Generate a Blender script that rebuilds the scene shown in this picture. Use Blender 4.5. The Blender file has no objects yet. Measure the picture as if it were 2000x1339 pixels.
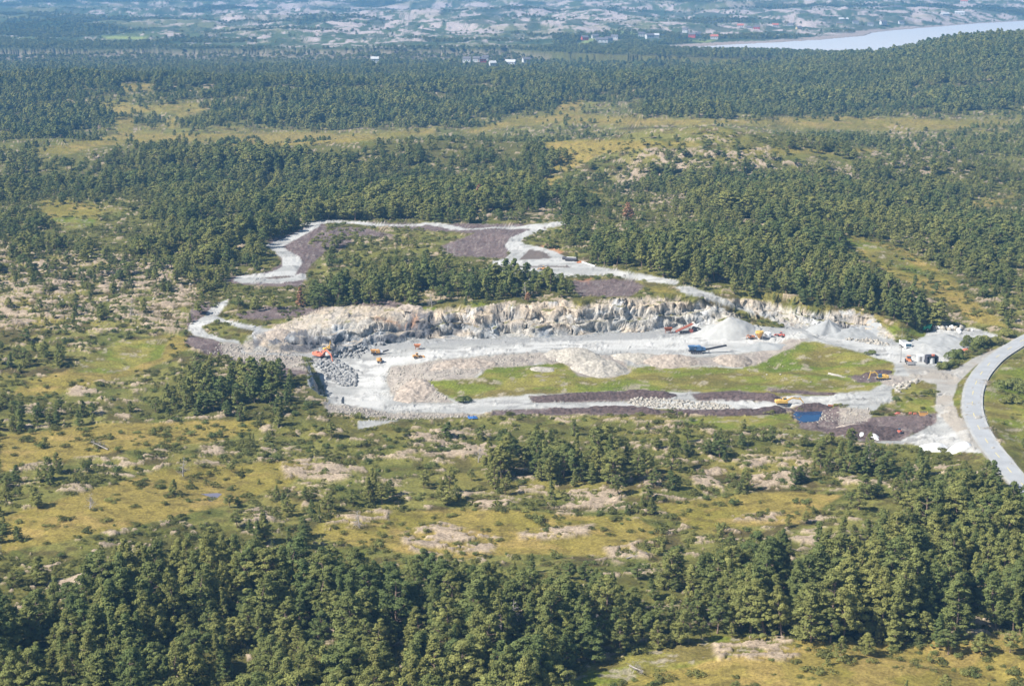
import bpy, math, random
import numpy as np
from mathutils import Matrix, Vector

# ------------------------------------------------------------------ scene, camera, sky, sun
S = bpy.context.scene
W, HT = 2000.0, 1339.0          # the photograph's own pixel grid, used only to author positions
FPX = 3300.0
CAMH = 117.0
PITCH = math.atan((HT / 2 + 60.0) / FPX)
cam_d = bpy.data.cameras.new("camera"); cam = bpy.data.objects.new("camera", cam_d)
S.collection.objects.link(cam); S.camera = cam
cam.location = (0, 0, CAMH); cam.rotation_euler = (math.pi / 2 - PITCH, 0, 0)
cam_d.sensor_width = 36.0; cam_d.lens = FPX / W * 36.0
cam_d.clip_start = 1.0; cam_d.clip_end = 30000.0
S.view_settings.view_transform = 'Standard'; S.view_settings.look = 'None'
S.view_settings.exposure = 0.82; S.view_settings.gamma = 1.0
SUN_EL = math.radians(43); SUN_AZ = math.atan2(-0.93, -0.37)     # azimuth from +Y, clockwise
to_sun = Vector((math.sin(SUN_AZ) * math.cos(SUN_EL), math.cos(SUN_AZ) * math.cos(SUN_EL), math.sin(SUN_EL)))
world = bpy.data.worlds.new("World"); S.world = world; world.use_nodes = True
wn = world.node_tree; bg = wn.nodes['Background']; sky = wn.nodes.new('ShaderNodeTexSky')
sky.sky_type = 'NISHITA'; sky.sun_disc = False; sky.sun_elevation = SUN_EL; sky.sun_rotation = SUN_AZ
sky.altitude = 100; sky.air_density = 1.0; sky.dust_density = 1.0
wn.links.new(sky.outputs[0], bg.inputs[0]); bg.inputs[1].default_value = 0.062
sl = bpy.data.lights.new("sun", 'SUN'); sun = bpy.data.objects.new("sun", sl); S.collection.objects.link(sun)
sl.energy = 5.0; sl.angle = math.radians(0.6); sl.color = (1.0, 0.95, 0.87)
sun.rotation_euler = (-to_sun).to_track_quat('-Z', 'Y').to_euler(); sun.location = (0, 0, 400)
S.render.engine = 'CYCLES'
cy = S.cycles; cy.max_bounces = 5; cy.diffuse_bounces = 3; cy.glossy_bounces = 2; cy.transmission_bounces = 3
cy.volume_bounces = 0; cy.transparent_max_bounces = 8; cy.use_denoising = True
cy.use_adaptive_sampling = True; cy.adaptive_threshold = 0.02

rng = np.random.default_rng(7)
R = random.Random(11)

# ------------------------------------------------------------------ photo grid <-> world
cp, sp = math.cos(PITCH), math.sin(PITCH)
def G(px, py, z=0.0):
    px = np.asarray(px, float); py = np.asarray(py, float)
    v = (HT / 2 - py) / FPX
    dy = cp + sp * v; dz = -sp + cp * v; dx = (px - W / 2) / FPX
    t = (z - CAMH) / np.minimum(dz, -1e-4)
    return dx * t, dy * t
def PJ(x, y, z):
    zz = z - CAMH
    zc = cp * y - sp * zz; uc = sp * y + cp * zz
    return W / 2 + FPX * x / zc, HT / 2 - FPX * uc / zc

def _h(ix, iy, s):
    h = (ix.astype(np.int64) * 374761393 + iy.astype(np.int64) * 668265263 + s * 1274126177) & 0xffffffff
    h = ((h ^ (h >> 13)) * 1274126177) & 0xffffffff
    h = ((h ^ (h >> 16)) * 2246822519) & 0xffffffff
    return ((h ^ (h >> 15)) & 0xffff) / 65535.0
def vn(x, y, s=0):
    x = np.asarray(x, float); y = np.asarray(y, float)
    xi = np.floor(x); yi = np.floor(y); fx = x - xi; fy = y - yi
    fx = fx * fx * (3 - 2 * fx); fy = fy * fy * (3 - 2 * fy)
    a = _h(xi, yi, s); b = _h(xi + 1, yi, s); c = _h(xi, yi + 1, s); d = _h(xi + 1, yi + 1, s)
    return (a + (b - a) * fx) * (1 - fy) + (c + (d - c) * fx) * fy
def fbm(x, y, s=0, o=4):
    r = 0; a = 0.5; n = 0
    for i in range(o):
        r = r + a * vn(x, y, s + i * 17); n += a; a *= 0.5
        x, y = x * 2.03 + y * 0.31 + 5.2, y * 2.03 - x * 0.15 + 1.3
    return r / n
def ss(a, b, x):
    t = np.clip((x - a) / (b - a), 0, 1); return t * t * (3 - 2 * t)
def sdf(X, Y, poly, maxd=30.0):
    """signed distance to a polygon (negative inside), clipped at maxd"""
    poly = np.asarray(poly, float); out = np.full(X.shape, maxd)
    x0, y0 = poly.min(0) - maxd; x1, y1 = poly.max(0) + maxd
    m = (X > x0) & (X < x1) & (Y > y0) & (Y < y1)
    if not m.any(): return out
    x = X[m]; y = Y[m]; d = np.full(x.shape, 1e18); ins = np.zeros(x.shape, bool)
    n = len(poly)
    for i in range(n):
        ax, ay = poly[i]; bx, by = poly[(i + 1) % n]
        ex, ey = bx - ax, by - ay; l = ex * ex + ey * ey + 1e-12
        t = np.clip(((x - ax) * ex + (y - ay) * ey) / l, 0, 1)
        d = np.minimum(d, (x - ax - t * ex) ** 2 + (y - ay - t * ey) ** 2)
        c = ((ay > y) != (by > y)) & (x < ex * (y - ay) / (ey if abs(ey) > 1e-12 else 1e-12) + ax)
        ins ^= c
    d = np.sqrt(d); d[ins] *= -1; out[m] = np.minimum(d, maxd); return out
def dline(X, Y, pts, maxd=30.0):
    """distance to a polyline, and the z carried along it"""
    pts = np.asarray(pts, float); out = np.full(X.shape, maxd); zz = np.zeros(X.shape)
    x0, y0 = pts[:, :2].min(0) - maxd; x1, y1 = pts[:, :2].max(0) + maxd
    m = (X > x0) & (X < x1) & (Y > y0) & (Y < y1)
    if not m.any(): return out, zz
    x = X[m]; y = Y[m]; d = np.full(x.shape, 1e18); z = np.zeros(x.shape)
    for i in range(len(pts) - 1):
        ax, ay = pts[i, :2]; ex, ey = pts[i + 1, :2] - pts[i, :2]; l = ex * ex + ey * ey + 1e-12
        t = np.clip(((x - ax) * ex + (y - ay) * ey) / l, 0, 1)
        q = (x - ax - t * ex) ** 2 + (y - ay - t * ey) ** 2
        k = q < d; d[k] = q[k]
        if pts.shape[1] > 2: z[k] = (pts[i, 2] + t * (pts[i + 1, 2] - pts[i, 2]))[k]
    d = np.sqrt(d); out[m] = np.minimum(d, maxd); zz[m] = z; return out, zz
def wpoly(p, z=0.0):
    return [tuple(float(v) for v in G(a[0], a[1], a[2] if len(a) > 2 else z)) for a in p]

# ------------------------------------------------------------------ survey of the ground (photo x, photo y, height, radius)
NAT = [  # natural ground
 (560,655,4.5,9),(480,655,4,10),(620,658,5.5,8),(600,640,7.5,9),(560,625,8,10),(640,612,10,12),(700,600,11,12),(700,640,8.5,7),
 (760,602,11,12),(820,600,11,14),(900,600,11,14),(960,590,12,16),(1040,585,12.5,16),(1120,590,12,12),(1200,582,12,16),
 (1300,583,12,14),(1380,595,11,10),(1430,605,9.5,7),(1330,560,12,14),(1100,520,12,30),(1000,500,12,30),(900,550,12.5,25),
 (800,540,12,30),(700,520,10,30),(600,540,9,26),(550,500,9,30),(500,550,7,24),(440,590,5,18),(400,640,3,14),(370,650,2.5,14),
 (450,625,4,10),(480,640,4.5,8),(650,460,11,45),(800,450,13,45),(950,440,13,45),(1100,430,15,45),(1250,470,15,40),(1400,500,13,36),
 (1480,585,11.5,9),(1530,600,9,9),(1570,605,8,8),(1640,608,6.5,8),(1690,615,6,8),(1730,640,4,7),(1600,560,9,24),(1750,560,6,26),
 (1770,645,3,7),(1820,640,.6,7),(1500,520,11,28),(1850,600,3,22),(1960,640,2,22),(1900,660,0,12),(1970,680,.5,16),
 (420,720,1,18),(330,700,2,24),(520,720,1.5,12),(585,705,2.5,7),(596,730,3.4,5),(560,745,2.2,9),(590,765,3.0,6),(500,780,-.5,18),(592,800,1.2,6),(650,812,-4.5,9),
 (400,780,-1,25),(250,720,1,40),(150,600,5,60),(50,640,4,60),(200,520,7,70),(350,560,6,40),(300,450,7,80),
 (760,815,-5,14),(900,812,-4.5,16),(1050,812,-4,18),(1250,810,-3.5,20),(1400,815,-3,20),(1540,820,-2.5,12),(1600,830,-2,12),
 (1700,850,-1.5,15),(1800,860,-1.5,16),(1900,870,-1,16),(1980,800,0,20),(1850,760,-.5,14),(1780,780,-1,10),
 (860,745,-2.5,9),(950,755,-2.5,14),(1100,745,-2,16),(1250,745,-2,16),(1400,745,-1.5,16),(1550,740,-1,16),(1660,735,-.7,14),(1720,740,-.5,10),
 (1580,680,1.8,8),(1540,672,2.2,6),(1640,695,1,9),(1480,715,-.5,9),(1330,712,-1,9),(1180,712,-1,9),(1000,712,-.7,9),(850,715,-.3,7),
 (100,850,-3,60),(400,850,-4,50),(800,870,-3,50),(1000,900,-4,50),(1300,900,-3,50),(1600,920,-3,40),(1850,950,-2,40),
 (300,960,-6,60),(700,960,-4,60),(1000,1000,-5,60),(1400,1000,-4,50),(1000,1080,-6,50),(1400,1150,-5,50),(1700,1100,-4,50),(600,1150,-6,60),
 (200,1200,-7,70),(1000,1250,-6,60),(1500,1300,-8,60),(1900,1200,-5,60),(1900,1330,-9,50),(1200,1339,-9,50),
]
FLR = [  # excavated floor
 (480,692,.3,10),(560,695,.3,10),(640,695,0,7),(700,692,-.3,9),(800,683,0,12),(900,676,0,14),(1050,672,0,16),(1200,668,0,16),(1350,662,0,14),(1480,660,0,12),
 (1590,656,.3,8),(1680,670,0,10),(1760,685,-.2,12),(1850,670,0,12),(1900,655,.3,10),(650,730,-5.5,8),(700,730,-4.5,9),(650,765,-7.5,8),(720,770,-6.5,9),
 (790,795,-6,9),(880,797,-5,9),(1000,796,-4.3,12),(1150,794,-3.8,14),(1300,790,-3.2,14),(1450,793,-2.6,12),(1560,786,-2.2,10),(1650,780,-1.6,10),(1740,760,-.9,9),(1790,735,-.4,8),
 (1540,634,3,4.5),(1500,620,5.5,4.5),(1460,605,8,4.5),(1430,595,10,4.5),(1560,643,1.5,4),
]
def gw(X, Y, tab, eps):
    num = np.zeros(X.shape); den = np.full(X.shape, eps)
    for px, py, z, r in tab:
        x, y = G(px, py, z); q = ((X - x) ** 2 + (Y - y) ** 2) / (2 * (r * 1.25) ** 2)
        w = np.exp(-np.minimum(q, 60)); num += w * z; den += w
    return num / den
FLOOR_POLYS = [wpoly(p) for p in [
 [(440,695),(480,689),(540,688),(600,690),(650,688),(700,680),(760,674),(800,669),(860,665),(940,663),(1060,661),(1160,656),(1250,649),
  (1320,644),(1400,643),(1450,641),(1500,643),(1550,650),(1592,652),(1600,650),(1650,650),(1700,657),(1738,668),(1790,669),(1815,655),(1835,647),
  (1890,643),(1925,650),(1900,668),(1885,690),(1860,706),(1820,715),(1770,712),(1735,700),(1690,684),(1600,664),(1540,660),(1500,676),
  (1420,690),(1350,698),(1250,691),(1150,690),(1060,688),(960,692),(860,700),(800,708),(765,716),(752,722),(700,716),(640,712),(600,704),(540,712),(450,712)]]]
FLOOR_POLYS.append(wpoly([(602,702,0),(640,708,-2),(757,716,-1),(752,740,-4),(765,772,-5.5),(830,786,-6),(980,788,-4.5),(1240,784,-3.5),(1480,788,-2.6),(1550,778,-2),
  (1620,776,-1.7),(1690,762,-1.2),(1745,748,-.8),(1780,728,-.4),(1765,708,0),(1835,730,0),(1790,758,-.8),(1725,785,-1.2),(1690,795,-1.5),(1570,795,-2.2),(1480,801,-2.7),(1240,797,-3.5),
  (1050,805,-4.2),(900,809,-5),(790,813,-6),(720,803,-6.5),(655,800,-7),(640,784,-7),(634,756,-5),(622,728,-3.5)]))
FLOOR_POLYS.append(wpoly([(1425,588,10.5),(1450,590,9.5),(1475,600,7.8),(1520,618,5),(1560,635,2.8),(1600,650,.8),(1580,656,.3),(1545,648,1.5),(1500,630,4.5),(1455,611,7.5),(1420,598,10)]))
# fjord, in world coordinates at z = -4
FJORD = wpoly([(1340,93),(1433,87),(1520,83),(1600,78),(1690,70),(1704,64),(1760,58),(1811,54),(1910,46),(2000,41),(2150,34),(2600,34),(2600,100),(1900,108),(1640,104),(1500,99),(1400,96)], -4)
_rx = np.array([-400,1000,1150,1300,1530,1640,1775,1865,2000,2400]); _rh = np.array([0,-2,-3,-2,2,11,24,36,42,47.])
BLOB = [  # px, py(at z=0), height, rx, ry : wooded hills farther back
 (850,330,9,110,80),(400,330,7,150,70),(1350,350,16,110,80),(100,190,10,220,160),(1550,300,4,140,70),(650,190,7,220,150),(1700,350,6,120,90),
 (120,300,5,100,60),(1350,240,5,90,50),(1600,420,5,70,60),(1250,175,7,180,110),(520,215,5,120,60),(260,210,3,60,50)]
BLOBW = [(x, y, h * 1.5, a * .85, b * .75) for (x, y), h, a, b in [(G(p[0], p[1]), p[2], p[3], p[4]) for p in BLOB]]
def far_rise(X, Y):
    a = X / np.maximum(Y, 1)
    px = W / 2 + a * FPX
    rh = np.interp(px, _rx, _rh)
    z = rh * ss(1330, 1850, Y) * (1 - ss(1900, 2500, Y))
    z = z - 14 * ss(1980, 2250, Y) * (1 - ss(2350, 3000, Y)) * (1 - .7 * ss(1400, 1600, px))
    # stony country beyond: rolling, climbing slowly
    roll = (fbm(X / 700, Y / 500, 91, 4) - .5) * 40 + (fbm(X / 200, Y / 130, 92, 4) - .5) * 30 + (fbm(X / 60, Y / 60, 93, 3) - .5) * 14
    z = z + (roll + 8) * ss(2500, 3600, Y)
    # darker wooded ranges at the very back
    z = z + 75 * np.exp(-((px - 120) / 420) ** 2) * np.exp(-((Y - 6500) / 600) ** 2)
    z = z + 42 * np.exp(-((px - 800) / 240) ** 2) * np.exp(-((Y - 6700) / 450) ** 2)
    z = z + 45 * np.exp(-((px - 1500) / 420) ** 2) * np.exp(-((Y - 5200) / 700) ** 2)
    z = z + 60 * np.exp(-((px - 2150) / 350) ** 2) * np.exp(-((Y - 5600) / 600) ** 2)
    z = z + 260 * ss(6800, 9500, Y)
    return z
POND_Z = -3.4; BOGPOOL_Z = -5.0
WPOOLS = [(wpoly([(1549,802),(1612,797),(1603,812),(1598,822),(1560,825),(1549,815)], POND_Z), POND_Z), (wpoly([(392,964),(425,962),(434,964),(424,972),(413,979),(403,974),(410,970)], BOGPOOL_Z), BOGPOOL_Z)]
# main road: centre line, photo points -> world, carries its own height
ROADP = [(2110,1050,-2),(2040,990,-2),(1996,944,-2),(1969,915,-1.8),(1953,893,-1.6),(1937,875,-1.4),(1926,859,-1.2),(1914,839,-1),(1905,821,-.8),(1899,796,-.6),(1899,783,-.5),(1899.5,770,-.4),
 (1902.5,756,-.3),(1908.5,741.5,-.2),(1917.5,726.5,0),(1929,713,.1),(1941.5,700,.2),(1958,688,.3),(1976,677,.5),(2000,662,.8),(2040,642,1.2),(2090,622,1.8)]
ROAD = np.array([(*[float(v) for v in G(a, b, c)], c) for a, b, c in ROADP])
def smooth_line(P, n=3):
    P = np.asarray(P, float)
    for _ in range(n):
        Q = [P[0]]
        for i in range(len(P) - 1):
            Q += [P[i] * .75 + P[i + 1] * .25, P[i] * .25 + P[i + 1] * .75]
        Q.append(P[-1]); P = np.array(Q)
    return P
ROAD = smooth_line(ROAD, 3)
FLAT = [wpoly(p) for p in [[(965,560,12),(965,440,12),(1235,530,12),(1235,545,12),(1100,545,12)], [(455,555,9),(520,470,9),(625,430,10),(640,440,10),(600,510,9),(590,560,9)]]]
def height(X, Y, detail=True):
    X = np.asarray(X, float); Y = np.asarray(Y, float)
    near = Y < 1100
    z = np.zeros(X.shape); 
    if near.any(): z[near] = gw(X[near], Y[near], NAT, 0.06)
    z = np.where(Y > 800, z * (1 - ss(820, 1100, Y)), z)
    for x, y, h, a, b in BLOBW: z = z + h * np.exp(-((X - x) / a) ** 2 - ((Y - y) / b) ** 2)
    z = z + far_rise(X, Y)
    dF = np.full(X.shape, 40.0)
    q = (Y < 900) & (Y > 330)
    if q.any():
        d = np.full(X[q].shape, 40.0)
        for p in FLOOR_POLYS: d = np.minimum(d, sdf(X[q], Y[q], p, 40.0))
        dF[q] = d
    nat = (fbm(X / 55, Y / 45, 3, 3) - .5) * 5.0
    if detail:
        nat = nat + (fbm(X / 14, Y / 11, 5, 3) - .5) * 1.7 + (fbm(X / 4.5, Y / 3.2, 8, 3) - .5) * .75
    fl = np.zeros(X.shape)
    if q.any():
        f = np.full(X[q].shape, 0.0)
        for p in FLAT: f = np.maximum(f, 1 - ss(-6, 4, sdf(X[q], Y[q], p, 20)))
        fl[q] = f
    near_floor = ss(2, 22, dF)
    mdw = q & (Y < 520)
    z = z + nat * (.12 + .88 * near_floor) * (1 - .85 * fl) * (1 + 1.3 * ss(900, 2200, Y))
    if q.any():
        fz = gw(X[q], Y[q], FLR, 1e-6)
        if detail: fz = fz + (fbm(X[q] / 9, Y[q] / 7, 21, 3) - .5) * .35
        d = dF[q]
        if detail:
            k_ = ss(1, 6, z[q] - fz); d = d - .3 - np.abs(fbm(X[q] / 24, Y[q] / 40, 31, 3) - .5) * 11 * k_ + (fbm(X[q] / 8 + d * .35, d * .6, 33, 4) - .5) * 3.2 * k_ + (fbm(X[q] / 2.2 - d * .4, d * .9, 36, 3) - .5) * 1.3 * k_
        wd = 8.0 + (fbm(X[q] / 18, Y[q] / 60, 35, 2) - .35) * 7
        wd = np.where((Y[q] < 540) & (X[q] < -48) & (X[q] > -72) & (Y[q] < 515), 2.6, wd)
        t = np.clip(d / wd, 0, 1); t = t * .55 + .45 * ss(0, 1, t)
        if detail:  # ledges
            lv = (z[q] - fz)
            t = t + .075 * np.sin(t * 15 + fbm(X[q] / 7, Y[q] / 7, 37, 2) * 7) * ss(2, 7, lv) * ss(0, .12, t) * (1 - ss(.88, 1, t))
        z[q] = fz * (1 - t) + z[q] * t
    # main road bed
    d, rz = dline(X, Y, ROAD, 16.0)
    t = ss(3.2, 11, d); z = np.where(d < 15.9, (rz - .45) * (1 - t) + z * t, z)
    # small water basins
    near_w = (Y > 280) & (Y < 520)
    if near_w.any():
        for poly, wz in WPOOLS:
            d = sdf(X, Y, poly, 8.0); z = np.where(d < 7.9, np.where(d < 0, wz - .35, z * ss(0, 6, d) + (wz + .12) * (1 - ss(0, 6, d))), z)
    # the fjord basin
    fj = Y > 2300
    if fj.any():
        d = np.full(X.shape, 300.0); d[fj] = sdf(X[fj], Y[fj], FJORD, 300.0)
        z = np.where(d < 299, np.where(d < 0, -9.0, -3.6 + (np.maximum(z, -1) + 3.6) * ss(-5, 120, d)), np.where(Y > 2600, np.maximum(z, -2.0 + 2.5 * fbm(X / 90, Y / 200, 95, 3)), z))
    return z
def hit(px, py, n=30):
    z = np.zeros(np.shape(px)) + 0.0
    for _ in range(n):
        x, y = G(px, py, z); z = .5 * z + .5 * height(np.atleast_1d(x), np.atleast_1d(y)).reshape(np.shape(z))
    return x, y, z
def hit1(px, py):
    x, y, z = hit(np.array([float(px)]), np.array([float(py)])); return float(x[0]), float(y[0]), float(z[0])

# ------------------------------------------------------------------ what grows where (photo-grid survey)
DG1 = """8888877777777788888899999999999999999999
8888866888888888888999999999999999999999
8888866788888889999999888888899999999999
9999554577888899999998800999999999988888
8888554577999988866655433333333344433334
8886433333333333444333333333345555333444
6544555666666557777777333334566666655565
6665788889998889999999433334555555555555
6677899999999999999999433776666666555555
7777899999888999999999544888777777666665
7777788999999999999999643588888777777555
6663477999999999999999955588888888776633
5554468888888888888888877777788888776777
6655777888887744444445587788888888767888
6656788888844344445554478899998887657888
5444666888854555554431178999999987644788
4333455667552387777731155899999998876557
3333334557633889999997555566668999887766
3333333345788999999999965466555679998754
3333344446677899999999766654445567999854""".split()
DG2 = """3333333444777400000000000000000000078853
4444222244400000000000000000000000000155
5543222455430000000000000000000000001015
3322124778862000000000000000000000000003
6655456888886000000000000000000000000005
7766666788888665444333333333322200000014
2211233455555665555666666555555666000003
3322333443444555544777777665554666664005
3345544333334455555555555444444444457778
5554432222334455445554444333333334457889
6653222233455443333344444322222233568899
3344555556655444333322222222222244678899
4445777888765433322222222344555655777888
5556888888887654443333333378888888888877
6668999999999888876666666688899998999877
8899999999999999999888888788889999999877
9999999999999999999999888877788888888776
9999999999999999999999866665556677766554
9999999999999999999999732233333222222222
9999999999999999999996322233332222222222""".split()
DG = np.array([[int(c) for c in r] for r in DG1 + DG2], float)
DY = np.array([132 + 24 * i for i in range(20)] + [618 + 37 * i for i in range(20)], float)
def dens(px, py):
    c = np.clip(px / 50 - .5, 0, 38.999); r = np.interp(py, DY, np.arange(40.)); r = np.clip(r, 0, 38.999)
    ci = c.astype(int); ri = r.astype(int); fc = c - ci; fr = r - ri
    return ((DG[ri, ci] * (1 - fc) + DG[ri, ci + 1] * fc) * (1 - fr) + (DG[ri + 1, ci] * (1 - fc) + DG[ri + 1, ci + 1] * fc) * fr) / 9
BOG = [
 [(238,166),(298,163),(292,177),(245,180)],
 [(190,202),(250,196),(264,235),(256,266),(230,270),(228,235),(210,215)],
 [(250,208),(330,204),(420,199),(405,214),(345,232),(352,246),(330,252),(320,240),(350,222),(300,217),(255,222)],
 [(65,292),(150,280),(230,262),(300,260),(420,262),(560,258),(700,262),(850,250),(850,262),(700,276),(480,288),(440,280),(300,276),(200,285),(140,300),(80,300)],
 [(1010,228),(1080,224),(1100,190),(1143,185),(1132,222),(1250,232),(1400,235),(1480,232),(1620,225),(1750,232),(1970,236),(1970,248),(1750,256),(1560,250),(1480,241),(1250,245),(1080,240),(990,248),(930,262),(900,258),(950,245)],
 [(1062,272),(1200,274),(1350,276),(1380,284),(1250,292),(1180,300),(1145,318),(1105,335),(1078,340),(1080,310)],
 [(1040,352),(1095,343),(1100,358),(1180,366),(1200,378),(1130,378),(1060,364)],
 [(75,392),(130,385),(190,402),(192,430),(130,448),(92,432),(80,408)],
 [(1815,392),(1880,394),(1975,386),(1975,398),(1880,408),(1820,404)],
 [(1640,458),(1700,466),(1760,484),(1850,535),(1900,585),(1970,640),(1900,628),(1820,575),(1730,530),(1680,495)],
 [(508,355),(538,352),(530,363),(512,366)],
 [(1450,290),(1710,290),(1720,298),(1600,300),(1450,299)],
 [(50,745),(150,715),(230,668),(330,655),(410,662),(350,690),(290,722),(200,745),(80,775),(20,770)],
 [(0,850),(200,828),(460,818),(540,822),(430,862),(300,872),(60,905),(0,925)],
 [(0,1010),(150,965),(320,915),(600,895),(600,915),(560,945),(450,985),(250,1030),(100,1060),(0,1080)],
 [(600,1045),(650,1005),(900,992),(1250,1012),(1300,1045),(1200,1085),(1000,1082),(880,1095),(700,1066)],
 [(1280,985),(1500,960),(1650,965),(1560,1022),(1350,1035)],
 [(1090,1345),(1180,1292),(1400,1242),(1700,1255),(2000,1235),(2010,1345)],
 [(1200,560),(1330,575),(1300,560)],
]
GREEN = [
 [(820,742),(930,737),(950,716),(1040,713),(1100,700),(1130,690),(1240,716),(1330,714),(1450,720),(1480,692),(1540,664),(1600,667),(1690,690),(1752,712),(1742,735),(1700,764),(1610,772),(1500,776),(1350,766),(1200,764),(1040,772),(890,782),(845,758)],
 [(130,725),(230,664),(330,662),(310,700),(230,728)],
 [(1700,655),(1740,636),(1790,645),(1812,655),(1790,664),(1745,668)],
 [(1740,760),(1800,742),(1828,752),(1826,802),(1760,806)],
 [(1860,778),(1876,742),(1905,714),(1945,692),(1968,682),(1948,700),(1905,738),(1885,770),(1884,820),(1872,815)],
 [(1918,775),(1940,740),(1960,715),(2010,690),(2010,830),(2000,905),(1960,860),(1925,815)],
 [(1090,1345),(1180,1290),(1400,1242),(1560,1255),(1400,1290),(1250,1320),(1180,1345)],
 [(800,600),(860,612),(960,600),(940,590),(850,592)],
 [(1540,808),(1400,812),(1300,815),(1400,835),(1560,835)],
 [(100,425),(185,428),(180,442),(130,448)],
 [(1640,465),(1700,475),(1760,495),(1820,540),(1740,520)],
]
ROCKY = [  # (polygon, amount) bare rock showing through
 ([(0,470),(150,480),(380,520),(420,600),(350,650),(180,650),(0,640)], .48),
 ([(790,850),(850,835),(960,855),(960,890),(900,895),(800,885)], .62),
 ([(550,905),(650,890),(690,930),(620,950),(560,935)], .6),
 ([(780,1040),(860,1020),(980,1050),(960,1080),(850,1085),(790,1075)], .66),
 ([(1010,1040),(1090,1028),(1160,1024),(1150,1045),(1060,1055),(1015,1055)], .8),
 ([(1100,960),(1170,945),(1220,970),(1200,1000),(1110,1000)], .66),
 ([(1350,930),(1410,910),(1410,960),(1370,975)], .66),
 ([(1460,890),(1600,895),(1570,960),(1500,960),(1440,930)], .48),
 ([(1180,1070),(1250,1055),(1265,1090),(1200,1105)], .75),
 ([(1540,1040),(1610,1030),(1620,1070),(1560,1075)], .7),
 ([(1430,1005),(1530,1000),(1530,1018),(1430,1020)], .66),
 ([(640,1000),(760,995),(760,1020),(640,1035)], .5),
 ([(40,1150),(200,1110),(250,1130),(120,1180)], .6),
 ([(450,1000),(540,990),(550,1060),(480,1060)], .5),
 ([(900,960),(1000,970),(1000,1000),(900,990)], .5),
 ([(940,890),(1120,890),(1100,930),(950,925)], .45),
 ([(1180,920),(1290,925),(1290,955),(1200,950)], .5),
 ([(1380,1240),(1400,1290),(1560,1290),(1560,1240)], .25),
 ([(480,860),(570,865),(560,890),(480,885)], .5),
 ([(380,880),(430,870),(440,890),(390,900)], .6),
 ([(130,750),(200,745),(220,800),(160,815),(140,780)], .5),
 ([(1260,290),(1500,290),(1500,400),(1300,410),(1180,370)], .52),
 ([(1380,420),(1600,440),(1600,460),(1400,450)], .4),
 ([(1060,380),(1100,380),(1100,425),(1040,420)], .6),
 ([(860,400),(1100,420),(1100,432),(900,432)], .45),
 ([(640,440),(780,440),(760,480),(640,475)], .4),
 ([(1900,570),(1970,565),(1960,590),(1900,585)], .5),
 ([(1740,240),(1960,300),(1900,330),(1700,300)], .35),
 ([(0,0),(2000,0),(2000,-1),(0,-1)], .1),
 ([(1440,300),(1640,320),(1800,300),(1850,360),(1500,345)], .36),
 ([(1840,1180),(2000,1180),(2000,1240),(1850,1240)], .4),
]
PEAT = [
 [(700,435),(1090,438),(1000,470),(990,505),(880,500),(860,480),(930,455),(820,450)],
 [(440,553),(452,540),(520,532),(550,515),(540,490),(520,470),(560,458),(625,430),(640,445),(600,475),(640,490),(600,525),(590,560),(500,558)],
 [(460,612),(520,600),(600,600),(690,594),(620,612),(560,622),(520,625),(470,622)],
 [(370,655),(430,665),(450,690),(590,697),(600,730),(560,740),(480,710),(400,690),(360,670)],
 [(1115,548),(1230,545),(1260,560),(1230,580),(1130,578)],
 [(1030,772),(1300,764),(1325,775),(1240,784),(1040,786)],
 [(1350,768),(1440,762),(1530,776),(1480,786),(1360,782)],
 [(960,800),(1240,795),(1330,806),(1200,810),(960,810)],
 [(1310,800),(1540,798),(1560,806),(1330,809)],
 [(1560,805),(1640,795),(1690,815),(1830,806),(1830,825),(1760,860),(1690,862),(1640,850),(1560,835)],
 [(1010,508),(1034,486),(1062,490),(1082,505)],
 [(1660,735),(1700,728),(1745,732),(1740,742),(1680,748)],
 [(1360,490),(1420,505),(1450,545),(1400,545),(1370,520)],
 [(380,590),(430,590),(400,615),(380,640),(368,650),(365,630)],
 [(1500,758),(1660,768),(1660,772),(1500,763)],
 [(640,443),(720,446),(770,462),(690,470),(660,490),(615,485),(610,465)],
 [(690,585),(780,590),(790,600),(700,597)],
]
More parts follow.
